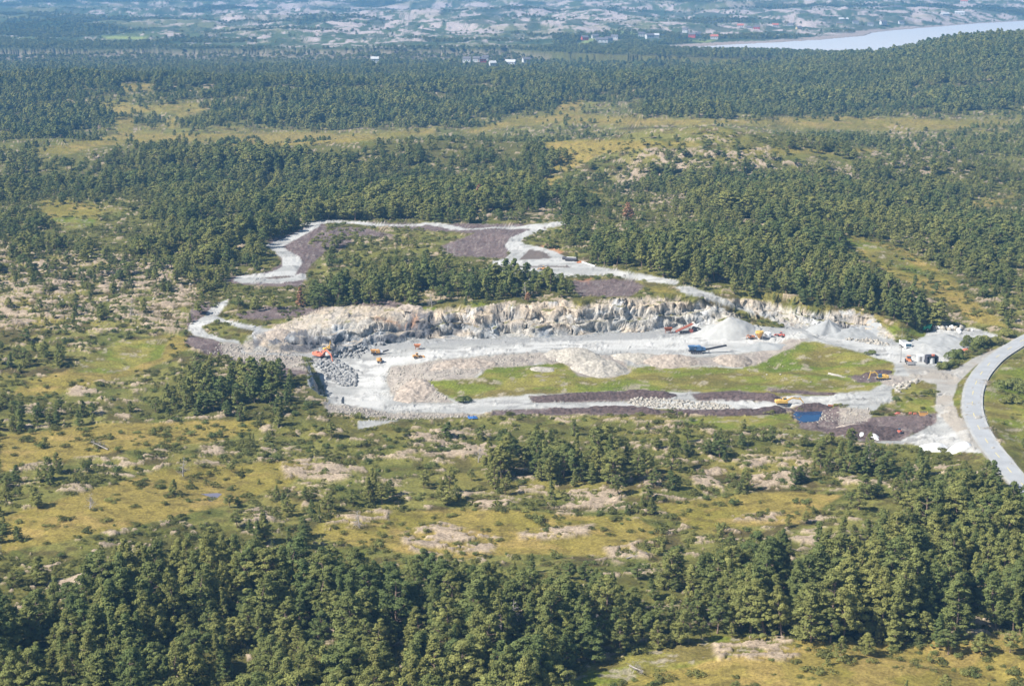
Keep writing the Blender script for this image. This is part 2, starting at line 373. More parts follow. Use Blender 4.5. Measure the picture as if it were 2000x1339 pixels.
GRAVEL = [
 [(624,434),(551,467),(520,479),(551,505),(551,522),(525,533),(462,540),(455,547),(472,553),(551,553),(600,545),(596,535),(576,537),(591,512),(584,502),(551,482),(624,443)],
 [(1067,447),(1031,450),(998,464),(986,479),(998,495),(985,505),(962,510),(962,522),(978,535),(968,548),(971,557),(1005,560),(1097,542),(1130,540),(1190,537),(1229,545),(1320,556),(1330,548),(1226,531),(1163,520),(1113,507),(1087,492),(1057,482),(1024,477),(1019,469),(1038,457),(1067,450)],
 [(444,585),(419,594),(399,618),(370,634),(368,644),(380,655),(416,662),(440,672),(455,690),(480,685),(465,664),(439,662),(403,650),(393,637),(422,626),(472,641),(520,650),(600,658),(600,650),(512,640),(498,636),(449,627),(424,617),(446,591)],
 [(596,692),(650,688),(700,682),(760,676),(800,671),(860,667),(940,665),(1060,663),(1160,658),(1250,650),(1320,645),(1400,640),(1450,632),(1500,638),(1530,640),(1500,622),(1440,602),(1400,590),(1330,570),(1320,560),(1345,558),(1430,588),(1480,604),(1540,628),(1600,645),
  (1620,640),(1700,650),(1745,668),(1800,668),(1810,650),(1830,643),(1900,640),(1950,655),(1900,672),(1880,692),(1850,708),(1830,722),(1865,722),(1900,700),(1960,675),(2000,655),(2000,662),(1930,700),(1870,748),(1862,790),(1885,822),(1925,868),(1950,890),(1930,885),(1890,850),(1850,820),(1826,800),(1830,750),
  (1800,745),(1740,765),(1745,785),(1720,790),(1700,815),(1680,812),(1650,792),(1570,795),(1480,801),(1240,797),(1050,805),(900,809),(790,813),(720,803),(655,800),(640,780),(634,756),(620,728),(604,706)],
 [(1640,852),(1660,835),(1740,815),(1830,806),(1860,820),(1900,850),(1932,885),(1880,882),(1780,868),(1700,864)],
 [(700,838),(780,820),(700,822)],
 [(1700,850),(1500,850),(1500,849)],
]
DEBRIS = [  # stony spoil
 [(765,716),(850,704),(960,694),(1060,688),(1130,684),(1150,690),(1130,705),(1040,713),(955,718),(925,738),(825,744),(850,760),(885,786),(800,786),(765,772),(752,740)],
 [(430,665),(590,690),(600,725),(520,712),(440,700)],
 [(1260,690),(1350,698),(1430,694),(1500,680),(1540,662),(1580,662),(1500,700),(1470,715),(1330,714),(1240,712),(1240,700)],
 [(1640,795),(1700,800),(1700,820),(1640,828)],
 [(1700,730),(1790,735),(1760,752),(1735,755)],
 [(630,786),(700,795),(760,806),(900,806),(950,812),(780,818),(640,806)],
 [(1100,708),(1140,694),(1210,698),(1236,726),(1190,740),(1130,735)],
 [(1040,716),(1080,716),(1075,724),(1045,725)],
]
FACE = [
 [(470,690),(478,660),(500,640),(560,628),(600,612),(640,600),(720,596),(800,600),(850,606),(900,603),(960,595),(1010,586),(1100,583),(1130,600),(1200,580),(1300,583),(1400,598),(1450,618),(1470,645),(1300,660),(1100,668),(860,672),(700,690),(600,697)],
 [(1420,585),(1460,582),(1540,602),(1590,612),(1650,606),(1700,615),(1745,655),(1750,672),(1690,665),(1600,655),(1540,640),(1470,606)],
 [(582,690),(605,695),(640,730),(650,800),(600,796),(580,770),(588,740)],
]
ORANGE = [[(715,605),(760,600),(815,620),(830,640),(790,640),(740,622)],[(855,424),(832,419),(820,426)],[(800,425),(840,418),(860,424)],[(1040,482),(1075,478),(1100,492),(1090,500),(1060,486)],[(1120,545),(1160,540),(1150,550)]]
DARKR = [[(800,610),(850,606),(885,612),(895,640),(880,662),(820,664),(740,668),(720,640),(760,645),(800,640)],[(480,662),(520,660),(620,672),(620,690),(560,690),(480,688)],[(560,640),(640,645),(680,660),(660,690),(600,680)]]
PALE = [[(550,640),(600,615),(700,610),(740,630),(700,660),(600,655)],[(940,630),(1000,640),(1040,655),(960,660),(930,650)],[(1150,600),(1400,602),(1440,620),(1400,640),(1250,640),(1150,650),(1120,640)],[(1450,590),(1540,604),(1590,615),(1560,640),(1480,604)]]
DUSTY = [[(820,700),(900,690),(1000,683),(1100,676),(1200,668),(1300,664),(1400,664),(1500,664),(1500,656),(1400,654),(1250,656),(1120,664),(1000,674),(880,682),(820,690)],[(1600,652),(1700,668),(1760,690),(1740,695),(1680,676),(1600,660)],[(690,720),(720,700),(800,690),(830,696),(760,712),(740,780),(700,780)],[(1080,672),(1300,658),(1500,656),(1490,668),(1300,684),(1100,680),(830,696),(760,712),(700,730),(690,720),(820,690)],[(640,790),(700,770),(760,780),(740,800)]]

def srgb(r, g, b, k=1.75):
    c = np.array([r, g, b]) / 255.0
    return np.where(c <= .04045, c / 12.92, ((c + .055) / 1.055) ** 2.4) / k
def mixc(C, col, m):
    m = np.clip(m, 0, 1)[:, None]; return C * (1 - m) + np.asarray(col) * m
def pmask(px, py, polys, soft=2.0, noise=None):
    m = np.zeros(px.shape)
    for p in polys:
        p = np.array(p, float); a = p.copy(); a[:, 1] *= 2.0
        d = sdf(px, py * 2.0, a, 14.0)
        if noise is not None: d = d + noise
        m = np.maximum(m, 1 - ss(-soft, soft, d))
    return m

def rockmask(X, Y, px, py, b, g, nb):
    rk = np.zeros(X.shape)
    rs = .55 * fbm(X / 7 + Y / 30, Y / 3.2, 61, 4) + .45 * fbm(X / 2.2, Y / 1.3, 62, 3)
    for p, amt in ROCKY:
        m = pmask(px, py, [p], 8, nb)
        rk = np.maximum(rk, m * ss(.625 - .24 * amt, .655 - .24 * amt, rs))
    return np.maximum(rk, (1 - b) * (1 - g) * ss(.615 - .02 * (Y < 470), .645 - .02 * (Y < 470), rs) * .9 * (Y < 2100))
def colour(X, Y, Z, px, py, slope):
    """ground cover of every terrain point: vegetation, peat, rock, gravel"""
    n1 = fbm(X / 40, Y / 34, 51, 4); n2 = fbm(X / 9, Y / 6, 52, 4); n3 = fbm(X / 2.4, Y / 1.7, 53, 3); n4 = vn(X / .9, Y / .9, 54)
    D = dens(px, py)
    C = np.tile(srgb(156, 152, 84), (len(X), 1))
    C = mixc(C, srgb(166, 154, 84), ss(.5, .68, n1))
    C = mixc(C, srgb(112, 118, 58), ss(.48, .62, n2) * .8)
    C = mixc(C, srgb(106, 92, 62), ss(.52, .66, fbm(X / 6, Y / 4, 57, 4)) * .85)
    C = mixc(C, srgb(128, 132, 62), ss(.3, .8, D) * .6)
    C = mixc(C, srgb(104, 98, 58), ss(.45, .95, D) * .6 * (.5 + n2))
    nb = (n2 - .5) * 16 + (n3 - .5) * 8
    b = pmask(px, py, BOG, 5, nb)
    bc = srgb(178, 160, 86)[None, :] * (1 - ss(.4, .65, n1))[:, None] + srgb(160, 150, 72)[None, :] * ss(.4, .65, n1)[:, None]
    C = C * (1 - b[:, None]) + bc * b[:, None]
    C = mixc(C, srgb(126, 112, 66), b * ss(.56, .68, n3) * .6)
    C = mixc(C, srgb(200, 172, 104), b * ss(.58, .7, n2) * .6)
    g = pmask(px, py, GREEN, 4, nb * 1.1)
    gc = srgb(140, 150, 62)[None, :] * (1 - ss(.4, .62, n2))[:, None] + srgb(170, 162, 84)[None, :] * ss(.4, .62, n2)[:, None]
    C = C * (1 - g[:, None]) + gc * g[:, None]
    C = mixc(C, srgb(118, 138, 46), g * ss(.55, .65, n1) * .8)
    C = mixc(C, srgb(134, 118, 74), g * ss(.48, .6, fbm(X / 12, Y / 5, 58, 4)) * .65)
    C = mixc(C, srgb(196, 184, 160), g * ss(.66, .7, fbm(X / 3, Y / 2, 59, 3)) * .8)
    # bare rock
    rk = rockmask(X, Y, px, py, b, g, nb)
    rc = srgb(222, 200, 172)[None, :] * (1 - n4 * .45)[:, None] + srgb(160, 142, 126)[None, :] * (n4 * .45)[:, None]
    C = C * (1 - rk[:, None]) + rc * rk[:, None]
    # far stony country with woods
    fz = ss(2350, 2800, Y)
    fr = fbm(X / 260, Y / 110, 71, 4); fr2 = .6 * fbm(X / 26, Y / 60, 72, 4) + .4 * fbm(X / 9, Y / 30, 74, 3); far_f = farwood(X, Y, px, py)
    FC = np.tile(srgb(112, 126, 84), (len(X), 1))
    thr = .56 - .12 * ss(120, 600, px) * ss(90, 50, py) - .05 * ss(1000, 600, px) * ss(60, 80, py)
    FC = mixc(FC, srgb(238, 220, 212), ss(0, .07, fr2 - thr) * .95)
    FC = mixc(FC, srgb(165, 160, 112), ss(.55, .7, fr) * .5)
    FC = mixc(FC, srgb(84, 102, 64), ss(.54, .6, fbm(X / 40, Y / 90, 75, 4)) * .85)
    FC = mixc(FC, srgb(74, 92, 58), far_f * .85)
    gf = pmask(px, py, [[(1120,90),(1150,76),(1165,74),(1150,88)],[(1185,58),(1240,62),(1255,68),(1200,66)],[(980,122),(1040,118),(1035,125),(985,126)],[(1088,117),(1118,115),(1116,119),(1090,120)],[(1340,80),(1400,78),(1380,84)],[(195,70),(290,72),(280,78),(210,76)]], 3)
    FC = mixc(FC, srgb(176, 190, 112), gf)
    FC = mixc(FC, srgb(206, 188, 176), (Z < -2.6) * (Y > 2500))
    C = C * (1 - fz[:, None]) + FC * fz[:, None]
    # worked ground
    e = (n3 - .5) * 6 + (n2 - .5) * 5
    pt = pmask(px, py, PEAT, 2.5, e * 1.4)
    pc = srgb(116, 98, 96)[None, :] * (1 - n3)[:, None] + srgb(158, 142, 138)[None, :] * n3[:, None]
    C = C * (1 - pt[:, None]) + pc * pt[:, None]
    C = mixc(C, srgb(176, 164, 156), pt * .7 * ss(.66, .74, fbm(X / 1.3, Y / 1.0, 66, 2)))
    db = pmask(px, py, DEBRIS, 3, e * 1.3)
    dc = srgb(168, 156, 148)[None, :] * (1 - n3)[:, None] + srgb(226, 214, 198)[None, :] * n3[:, None]
    C = C * (1 - db[:, None]) + dc * db[:, None]
    gv = np.maximum(pmask(px, py, GRAVEL[:3], 1.3, e * .18), pmask(px, py, GRAVEL[3:], 1.6, e * .5))
    d2, _ = dline(X, Y, TOPROAD, 12.0); gv = np.maximum(gv, 1 - ss(2.6, 3.6, d2 + (n3 - .5)))
    gn = fbm(X / 22, Y / 7, 77, 4)
    gc = srgb(206, 206, 202)[None, :] * (1 - ss(.35, .65, gn))[:, None] + srgb(236, 235, 230)[None, :] * ss(.35, .65, gn)[:, None]
    gc = gc * (1 - .22 * (n3 - .5))[:, None]
    gv = gv * (1 - pmask(px, py, [GREEN[3], GREEN[4]], 1.2)); gv = gv * (1 - g * (pmask(px, py, GREEN[:1], 3) > .02)) * (1 - .9 * db) * (1 - pmask(px, py, PEAT[4:10] + PEAT[11:13], 1.5, e * .5))
    C = C * (1 - gv[:, None]) + gc * gv[:, None]
    C = mixc(C, srgb(250, 249, 244), gv * pmask(px, py, DUSTY, 9, e * 2.5) * .75)
    trk = fbm(X / 16, Y / 1.3, 78, 3); C = mixc(C, srgb(176, 174, 170), gv * (Y < 530) * ss(.54, .64, trk) * .4 * (.3 + n2)); C = mixc(C, srgb(150, 148, 146), gv * ss(.60, .68, fbm(X / 5, Y / 2.2, 79, 4)) * .5)
    junc = pmask(px, py, [[(1760,708),(1840,722),(1900,700),(2000,655),(2005,665),(1930,700),(1870,748),(1862,790),(1885,822),(1925,868),(1900,880),(1826,802),(1640,852),(1660,830),(1826,800),(1830,750),(1780,740)]], 3, e)
    C = mixc(C, srgb(206, 196, 182), gv * junc * (.4 + .6 * ss(.4, .6, n2)))
    isl = pmask(px, py, [[(1013,508),(1034,487),(1061,491),(1079,504)],[(968,519),(1110,519),(1112,522),(968,523)],[(503,543),(560,538),(575,540),(540,545)]], 1.2, e * .3)
    C = mixc(C, srgb(140, 128, 120), isl)
    # quarry faces
    fc = pmask(px, py, FACE, 2.5, e) * ss(.25, .6, slope + (n3 - .5) * .4)
    lay = fbm(X / 5 + Z * .35, Z / 2.2 - X / 40, 81, 4); cr = np.abs(fbm(X / 3.2, Z / 2.5 + Y / 9, 83, 4) - .5)
    F = np.tile(srgb(206, 204, 198), (len(X), 1))
    F = mixc(F, srgb(232, 214, 190), ss(.42, .6, lay) * .9)
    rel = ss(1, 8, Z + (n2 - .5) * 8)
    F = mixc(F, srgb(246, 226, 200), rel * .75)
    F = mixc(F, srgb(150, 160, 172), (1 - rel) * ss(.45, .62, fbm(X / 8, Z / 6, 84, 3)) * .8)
    F = mixc(F, srgb(232, 226, 214), pmask(px, py, PALE, 8, e * 2) * .75)
    F = mixc(F, srgb(236, 238, 238), ss(.62, .72, fbm(X / 7, Z / 3, 86, 3)) * .8)
    F = mixc(F, srgb(106, 110, 120), pmask(px, py, DARKR, 9, e * 3) * ss(.32, .5, fbm(X / 6, Z / 4, 85, 3)) * .85)
    F = mixc(F, srgb(230, 178, 138), pmask(px, py, ORANGE, 9, e * 4) * ss(.40, .55, n2) * .8)
    F = mixc(F, srgb(100, 94, 94), (1 - ss(.0, .022, cr)) * .55)
    F = mixc(F, srgb(112, 110, 112), (1 - ss(.0, .02, np.abs(fbm(X / 2.5 + Z / 3, Z / 2.2 - X / 9, 88, 3) - .5))) * .6)
    C = mixc(C, srgb(196, 196, 194), pmask(px, py, FACE[:2], 1.5, e) * (Z < 2.2) * (1 - fc))
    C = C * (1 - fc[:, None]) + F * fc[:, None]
    bn = pmask(px, py, [[(500,655),(545,634),(600,614),(640,600),(690,595),(760,600),(830,606),(850,620),(840,650),(700,678),(600,690),(480,689),(470,675)]], 3, e * 1.6) * (1 - gv * .6)
    F2 = mixc(F * .35 + srgb(236, 218, 194) * .65, srgb(150, 146, 142), (1 - ss(.0, .05, cr)) * .8)
    F2 = mixc(F2, srgb(228, 174, 132), pmask(px, py, ORANGE[:1], 9, e * 4) * ss(.40, .55, n2) * .8)
    bm = bn * (1 - fc) * ss(.35, .5, n3 + .15); C = C * (1 - bm[:, None]) + F2 * bm[:, None]
    C = mixc(C, srgb(232, 170, 130), pmask(px, py, ORANGE[1:], 5, e * 2) * (1 - gv) * .8)
    # road verge gravel
    dR, _ = dline(X, Y, ROAD, 16.0)
    C = mixc(C, srgb(208, 204, 196), 1 - ss(2.8, 3.3, dR + (n3 - .5) * .8))
    return np.clip(C, .01, .8), np.clip(np.maximum(np.maximum(gv, db * .5), .0), 0, 1), rk
def farwood(X, Y, px, py):
    f = fbm(X / 420, Y / 170, 73, 4)
    bias = np.zeros(X.shape)
    bias += .22 * (1 - ss(2500, 2900, Y)) + .10 * ((px > 1080) & (py > 58) & (py < 100))
    bias += .3 * np.exp(-((px - 120) / 460) ** 2) * ss(5200, 5900, Y) + .3 * np.exp(-((px - 800) / 260) ** 2) * ss(6300, 6500, Y)
    bias -= .08 * np.exp(-((py - 40) / 22) ** 2) * ss(100, 500, px)
    bias += .08 * (px < 500) * (py > 70) - .05 * (py < 70) * (px > 250) + .12 * np.exp(-((px - 1250) / 500) ** 2 - ((py - 88) / 14) ** 2)
    return ss(.56, .62, f + bias)
def wl(p): return np.array([[float(v) for v in G(a, b, c)] + [c] for a, b, c in p])
TOPROAD = smooth_line(wl([(600,440,9.5),(624,433,10),(660,427,11),(700,430,12),(776,430,13),(835,427,13),(870,432,13),(911,440,13),(960,437,13),(1000,436,13),(1064,434,14),(1097,429,14.5),(1120,424,15)]), 2)

# ------------------------------------------------------------------ terrain mesh, finer where the view is finer
def build_terrain():
    NR = 1250
    a = np.concatenate([np.linspace(-.75, -.34, 40)[:-1], np.linspace(-.34, .34, 820), np.linspace(.34, .75, 40)[1:]])
    ac = a[::10]; ac = np.append(ac, a[-1]) if ac[-1] != a[-1] else ac
    fs = np.exp(np.linspace(math.log(165), math.log(9500), 3200))
    A2, Y2 = np.meshgrid(ac, fs); X2 = A2 * Y2
    Z2 = height(X2.ravel(), Y2.ravel(), False).reshape(X2.shape)
    _, P2 = PJ(X2, Y2, Z2)
    ds = np.abs(np.diff(P2, axis=0)) * .9 + .16
    ds = np.vstack([np.zeros((1, ds.shape[1])), ds])
    k = np.ones(9) / 9
    for j in range(ds.shape[1]): ds[:, j] = np.convolve(ds[:, j], k, 'same')
    cs = np.cumsum(ds, 0)
    rows = np.empty((NR, len(ac))); tt = np.linspace(0, 1, NR)
    for j in range(len(ac)): rows[:, j] = np.interp(tt, cs[:, j] / cs[-1, j], fs)
    Yg = np.empty((NR, len(a)))
    for i in range(NR): Yg[i] = np.interp(a, ac, rows[i])
    Xg = a[None, :] * Yg
    X = Xg.ravel(); Y = Yg.ravel(); Z = np.empty(X.shape)
    st = 200000
    for i in range(0, len(X), st): Z[i:i + st] = height(X[i:i + st], Y[i:i + st])
    Zg = Z.reshape(Xg.shape)
    dzy = np.gradient(Zg, axis=0) / np.maximum(np.gradient(Yg, axis=0), 1e-3)
    dzx = np.gradient(Zg, axis=1) / np.maximum(np.gradient(Xg, axis=1), 1e-3)
    slope = np.sqrt(dzx ** 2 + dzy ** 2).ravel()
    # break the steep faces up sideways
    stp = ss(.7, 1.6, slope) * (Y > 380) * (Y < 760)
    X = X + stp * (fbm(Y / 2.5, Z / 2.2 + X / 6, 101, 3) - .5) * 1.6
    Y = Y + stp * ((fbm(X / 3.2 + Z * .3, Z / 1.7 - X * .08, 102, 4) - .5) * 3.2 + (fbm(X / .9, Z / .8, 103, 2) - .5) * .7)
    bk = _h(np.floor(X / 2.9 + .4 * Z + .8 * vn(X / 2, Z / 2, 140)), np.floor(Z / 2.1 + X * .06 + .8 * vn(X / 2, Z / 2, 141)), 142) - .5
    Y = Y + stp * bk * 2.1; X = X + stp * bk * .9
    px, py = PJ(X, Y, Z)
    C = np.empty((len(X), 3)); GV = np.empty(len(X)); RK = np.empty(len(X))
    for i in range(0, len(X), st):
        s_ = slice(i, i + st); C[s_], GV[s_], RK[s_] = colour(X[s_], Y[s_], Z[s_], px[s_], py[s_], slope[s_])
    Z = Z + RK * (.25 + .5 * vn(X / 2.5, Y / 1.8, 99)) * (Y < 1200)
    nc = len(a); nv = len(X)
    me = bpy.data.meshes.new("ground"); me.vertices.add(nv)
    me.vertices.foreach_set("co", np.column_stack([X, Y, Z]).astype(np.float32).ravel())
    i0 = (np.arange(NR - 1)[:, None] * nc + np.arange(nc - 1)[None, :]).ravel()
    q = np.column_stack([i0, i0 + 1, i0 + nc + 1, i0 + nc]).astype(np.int32)
    me.loops.add(q.size); me.polygons.add(len(q))
    me.loops.foreach_set("vertex_index", q.ravel())
    me.polygons.foreach_set("loop_start", np.arange(0, q.size, 4, dtype=np.int32))
    me.update(calc_edges=True); me.shade_smooth()
    at = me.attributes.new("cover", 'FLOAT_COLOR', 'POINT')
    at.data.foreach_set("color", np.column_stack([C, GV]).astype(np.float32).ravel())
    o = bpy.data.objects.new("ground", me); S.collection.objects.link(o); o['kind'] = 'structure'
    return o

# ------------------------------------------------------------------ materials
def nmat(name):
    m = bpy.data.materials.new(name); m.use_nodes = True
    return m, m.node_tree.nodes, m.node_tree.links, m.node_tree.nodes['Principled BSDF']
def pmat(name, col, rough=.6, metal=0.0, var=.25, scale=3.0, bump=.0, spec=.3):
    m, N, L, b = nmat(name)
    tc = N.new('ShaderNodeTexCoord'); nz = N.new('ShaderNodeTexNoise'); nz.inputs['Scale'].default_value = scale; nz.inputs['Detail'].default_value = 5
    L.new(tc.outputs['Object'], nz.inputs['Vector'])
    mr = N.new('ShaderNodeMapRange'); mr.inputs['From Min'].default_value = .3; mr.inputs['From Max'].default_value = .7
    mr.inputs['To Min'].default_value = 1 - var; mr.inputs['To Max'].default_value = 1 + var * .6
    L.new(nz.outputs[0], mr.inputs['Value'])
    vm = N.new('ShaderNodeVectorMath'); vm.operation = 'SCALE'; vm.inputs[0].default_value = col
    L.new(mr.outputs[0], vm.inputs['Scale']); L.new(vm.outputs[0], b.inputs['Base Color'])
    b.inputs['Roughness'].default_value = rough; b.inputs['Metallic'].default_value = metal
    b.inputs['Specular IOR Level'].default_value = spec
    if bump:
        bp = N.new('ShaderNodeBump'); bp.inputs['Distance'].default_value = bump; bp.inputs['Strength'].default_value = .8
        L.new(nz.outputs[0], bp.inputs['Height']); L.new(bp.outputs[0], b.inputs['Normal'])
    return m
def ground_mat():
    m, N, L, b = nmat("ground_cover")
    at = N.new('ShaderNodeAttribute'); at.attribute_name = "cover"
    geo = N.new('ShaderNodeNewGeometry')
    n1 = N.new('ShaderNodeTexNoise'); n1.inputs['Scale'].default_value = 1.6; n1.inputs['Detail'].default_value = 5; n1.inputs['Roughness'].default_value = .7
    n2 = N.new('ShaderNodeTexNoise'); n2.inputs['Scale'].default_value = .35; n2.inputs['Detail'].default_value = 6; n2.inputs['Roughness'].default_value = .65
    L.new(geo.outputs['Position'], n1.inputs['Vector']); L.new(geo.outputs['Position'], n2.inputs['Vector'])
    mr = N.new('ShaderNodeMapRange'); mr.inputs['From Min'].default_value = .3; mr.inputs['From Max'].default_value = .7; mr.inputs['To Min'].default_value = .52; mr.inputs['To Max'].default_value = 1.45
    L.new(n1.outputs[0], mr.inputs['Value'])
    mr2 = N.new('ShaderNodeMapRange'); mr2.inputs['From Min'].default_value = .3; mr2.inputs['From Max'].default_value = .7; mr2.inputs['To Min'].default_value = .78; mr2.inputs['To Max'].default_value = 1.2
    L.new(n2.outputs[0], mr2.inputs['Value'])
    mu = N.new('ShaderNodeMath'); mu.operation = 'MULTIPLY'; L.new(mr.outputs[0], mu.inputs[0]); L.new(mr2.outputs[0], mu.inputs[1])
    mx = N.new('ShaderNodeMix'); mx.data_type = 'FLOAT'   # smoother on gravel
    mg = N.new('ShaderNodeMath'); mg.operation = 'MULTIPLY'; mg.inputs[1].default_value = .78; L.new(at.outputs['Alpha'], mg.inputs[0])
    L.new(mg.outputs[0], mx.inputs[0]); L.new(mu.outputs[0], mx.inputs[2]); mx.inputs[3].default_value = 1.0
    vm = N.new('ShaderNodeVectorMath'); vm.operation = 'SCALE'; L.new(at.outputs['Color'], vm.inputs[0]); L.new(mx.outputs[0], vm.inputs['Scale'])
    L.new(vm.outputs[0], b.inputs['Base Color']); b.inputs['Roughness'].default_value = .95; b.inputs['Specular IOR Level'].default_value = .12
    bp = N.new('ShaderNodeBump'); bp.inputs['Distance'].default_value = .5; bp.inputs['Strength'].default_value = .55
    L.new(n1.outputs[0], bp.inputs['Height']); L.new(bp.outputs[0], b.inputs['Normal'])
    return m
def leaf_mat(name, col, col2, trans=.2):
    m, N, L, b = nmat(name); N.remove(b)
    oi = N.new('ShaderNodeObjectInfo'); geo = N.new('ShaderNodeNewGeometry')
    nz = N.new('ShaderNodeTexNoise'); nz.inputs['Scale'].default_value = .55; nz.inputs['Detail'].default_value = 3; L.new(geo.outputs['Position'], nz.inputs['Vector'])
    mx = N.new('ShaderNodeMix'); mx.data_type = 'RGBA'; mx.inputs[6].default_value = (*col, 1); mx.inputs[7].default_value = (*col2, 1)
    big = N.new('ShaderNodeTexNoise'); big.inputs['Scale'].default_value = .022; big.inputs['Detail'].default_value = 3; L.new(geo.outputs['Position'], big.inputs['Vector'])
    sh = N.new('ShaderNodeMapRange'); sh.inputs['From Min'].default_value = .35; sh.inputs['From Max'].default_value = .65; sh.inputs['To Min'].default_value = -.35; sh.inputs['To Max'].default_value = .35
    L.new(big.outputs[0], sh.inputs['Value']); ad = N.new('ShaderNodeMath'); ad.operation = 'ADD'; ad.use_clamp = True
    L.new(oi.outputs['Random'], ad.inputs[0]); L.new(sh.outputs[0], ad.inputs[1]); L.new(ad.outputs[0], mx.inputs[0])
    mr = N.new('ShaderNodeMapRange'); mr.inputs['From Min'].default_value = .3; mr.inputs['From Max'].default_value = .7; mr.inputs['To Min'].default_value = .65; mr.inputs['To Max'].default_value = 1.35
    L.new(nz.outputs[0], mr.inputs['Value'])
    vm = N.new('ShaderNodeVectorMath'); vm.operation = 'SCALE'; L.new(mx.outputs[2], vm.inputs[0]); L.new(mr.outputs[0], vm.inputs['Scale'])
    d = N.new('ShaderNodeBsdfDiffuse'); t = N.new('ShaderNodeBsdfTranslucent'); ms = N.new('ShaderNodeMixShader'); ms.inputs[0].default_value = trans
    L.new(vm.outputs[0], d.inputs[0]); L.new(vm.outputs[0], t.inputs[0]); L.new(d.outputs[0], ms.inputs[1]); L.new(t.outputs[0], ms.inputs[2])
    L.new(ms.outputs[0], N['Material Output'].inputs[0])
    return m
def water_mat(name, col, rough=.08, bump=.05, scale=.8):
    m, N, L, b = nmat(name)
    b.inputs['Base Color'].default_value = (*col, 1); b.inputs['Roughness'].default_value = rough; b.inputs['IOR'].default_value = 1.33
    geo = N.new('ShaderNodeNewGeometry'); nz = N.new('ShaderNodeTexNoise'); nz.inputs['Scale'].default_value = scale; nz.inputs['Detail'].default_value = 4
    L.new(geo.outputs['Position'], nz.inputs['Vector'])
    bp = N.new('ShaderNodeBump'); bp.inputs['Distance'].default_value = bump; bp.inputs['Strength'].default_value = .5
    L.new(nz.outputs[0], bp.inputs['Height']); L.new(bp.outputs[0], b.inputs['Normal'])
    return m
M = dict(
 ground=ground_mat(),
 needles=leaf_mat("pine_needles", (.265,.265,.085), (.135,.170,.060)),
 shrub=leaf_mat("shrub_leaves", (.20,.20,.065), (.13,.14,.05)),
 leaf=leaf_mat("broad_leaves", (.12,.19,.04), (.10,.16,.05)),
 rust=leaf_mat("dead_needles", (.34,.20,.11), (.30,.17,.10), .1),
 bark=pmat("pine_bark", (.24,.17,.13), .9, var=.35, scale=2),
 dead=pmat("dead_wood", (.42,.38,.35), .9, var=.25, scale=2),
 rock=pmat("broken_rock", (.30,.30,.295), .95, var=.4, scale=.8, bump=.2),
 paler=pmat("pale_rock", (.42,.385,.33), .95, var=.4, scale=1.4, bump=.2),
 gravelp=pmat("crushed_gravel", (.33,.335,.33), .97, var=.18, scale=.35, bump=.12),
 gravell=pmat("light_crushed_gravel", (.40,.40,.385), .97, var=.15, scale=.35, bump=.12),
 sandp=pmat("beige_spoil", (.385,.325,.27), .97, var=.45, scale=1.1, bump=.4),
 peatp=pmat("dug_peat", (.105,.075,.07), .97, var=.55, scale=1.2, bump=.5),
 asphalt=pmat("pale_asphalt", (.37,.38,.39), .85, var=.12, scale=.25),
 yline=pmat("yellow_road_paint", (.66,.56,.24), .7, var=.1), wline=pmat("white_road_paint", (.75,.75,.73), .7, var=.1),
 orange=pmat("orange_paint", (.66,.27,.13), .5, var=.2), red=pmat("red_paint", (.52,.15,.11), .5, var=.25), redor=pmat("faded_red_paint", (.66,.22,.14), .5, var=.2),
 yellow=pmat("yellow_paint", (.70,.45,.12), .5, var=.2), amber=pmat("amber_paint", (.70,.38,.13), .5, var=.2),
 blue=pmat("blue_paint", (.10,.20,.36), .5, var=.2), green=pmat("green_paint", (.03,.30,.16), .5, var=.2),
 white=pmat("white_paint", (.80,.80,.80), .5, var=.08), dark=pmat("dark_steel", (.06,.06,.075), .6, var=.4), tyre=pmat("rubber_tyre", (.03,.03,.032), .9),
 steel=pmat("worn_steel", (.32,.31,.31), .5, .4, var=.3), rusty=pmat("rusty_steel", (.34,.12,.06), .8, var=.4),
 glass=pmat("cab_glass", (.05,.10,.14), .15, spec=.6, var=.1), tarp=pmat("white_sheet", (.70,.70,.69), .7, var=.05, bump=.05), bluet=pmat("blue_sheet", (.06,.18,.45), .6),
 hwhite=pmat("white_boards", (.58,.58,.57), .7, var=.05), hred=pmat("red_boards", (.52,.10,.07), .7, var=.1), hroof=pmat("dark_roof_tiles", (.16,.15,.16), .8), hroofr=pmat("red_roof_tiles", (.50,.16,.10), .8), hyel=pmat("ochre_boards", (.62,.50,.28), .7),
 wood=pmat("weathered_wood", (.45,.42,.38), .9),
)
def link(o, par=None):
    S.collection.objects.link(o)
    if par is not None: o.parent = par
    return o
def npmesh(name, V, F, mat=None, smooth=False):
    V = np.asarray(V, np.float32); F = np.asarray(F, np.int32); n = F.shape[1]
    me = bpy.data.meshes.new(name); me.vertices.add(len(V)); me.vertices.foreach_set("co", V.ravel())
    me.loops.add(F.size); me.polygons.add(len(F)); me.loops.foreach_set("vertex_index", F.ravel())
    me.polygons.foreach_set("loop_start", np.arange(0, F.size, n, dtype=np.int32)); me.update(calc_edges=True)
    if smooth: me.shade_smooth()
    if mat: me.materials.append(mat)
    return me
def tag(o, label=None, cat=None, group=None, kind=None):
    if label: o['label'] = label
    if cat: o['category'] = cat
    if group: o['group'] = group
    if kind: o['kind'] = kind
    return o

terrain = build_terrain(); terrain.data.materials.append(M['ground'])

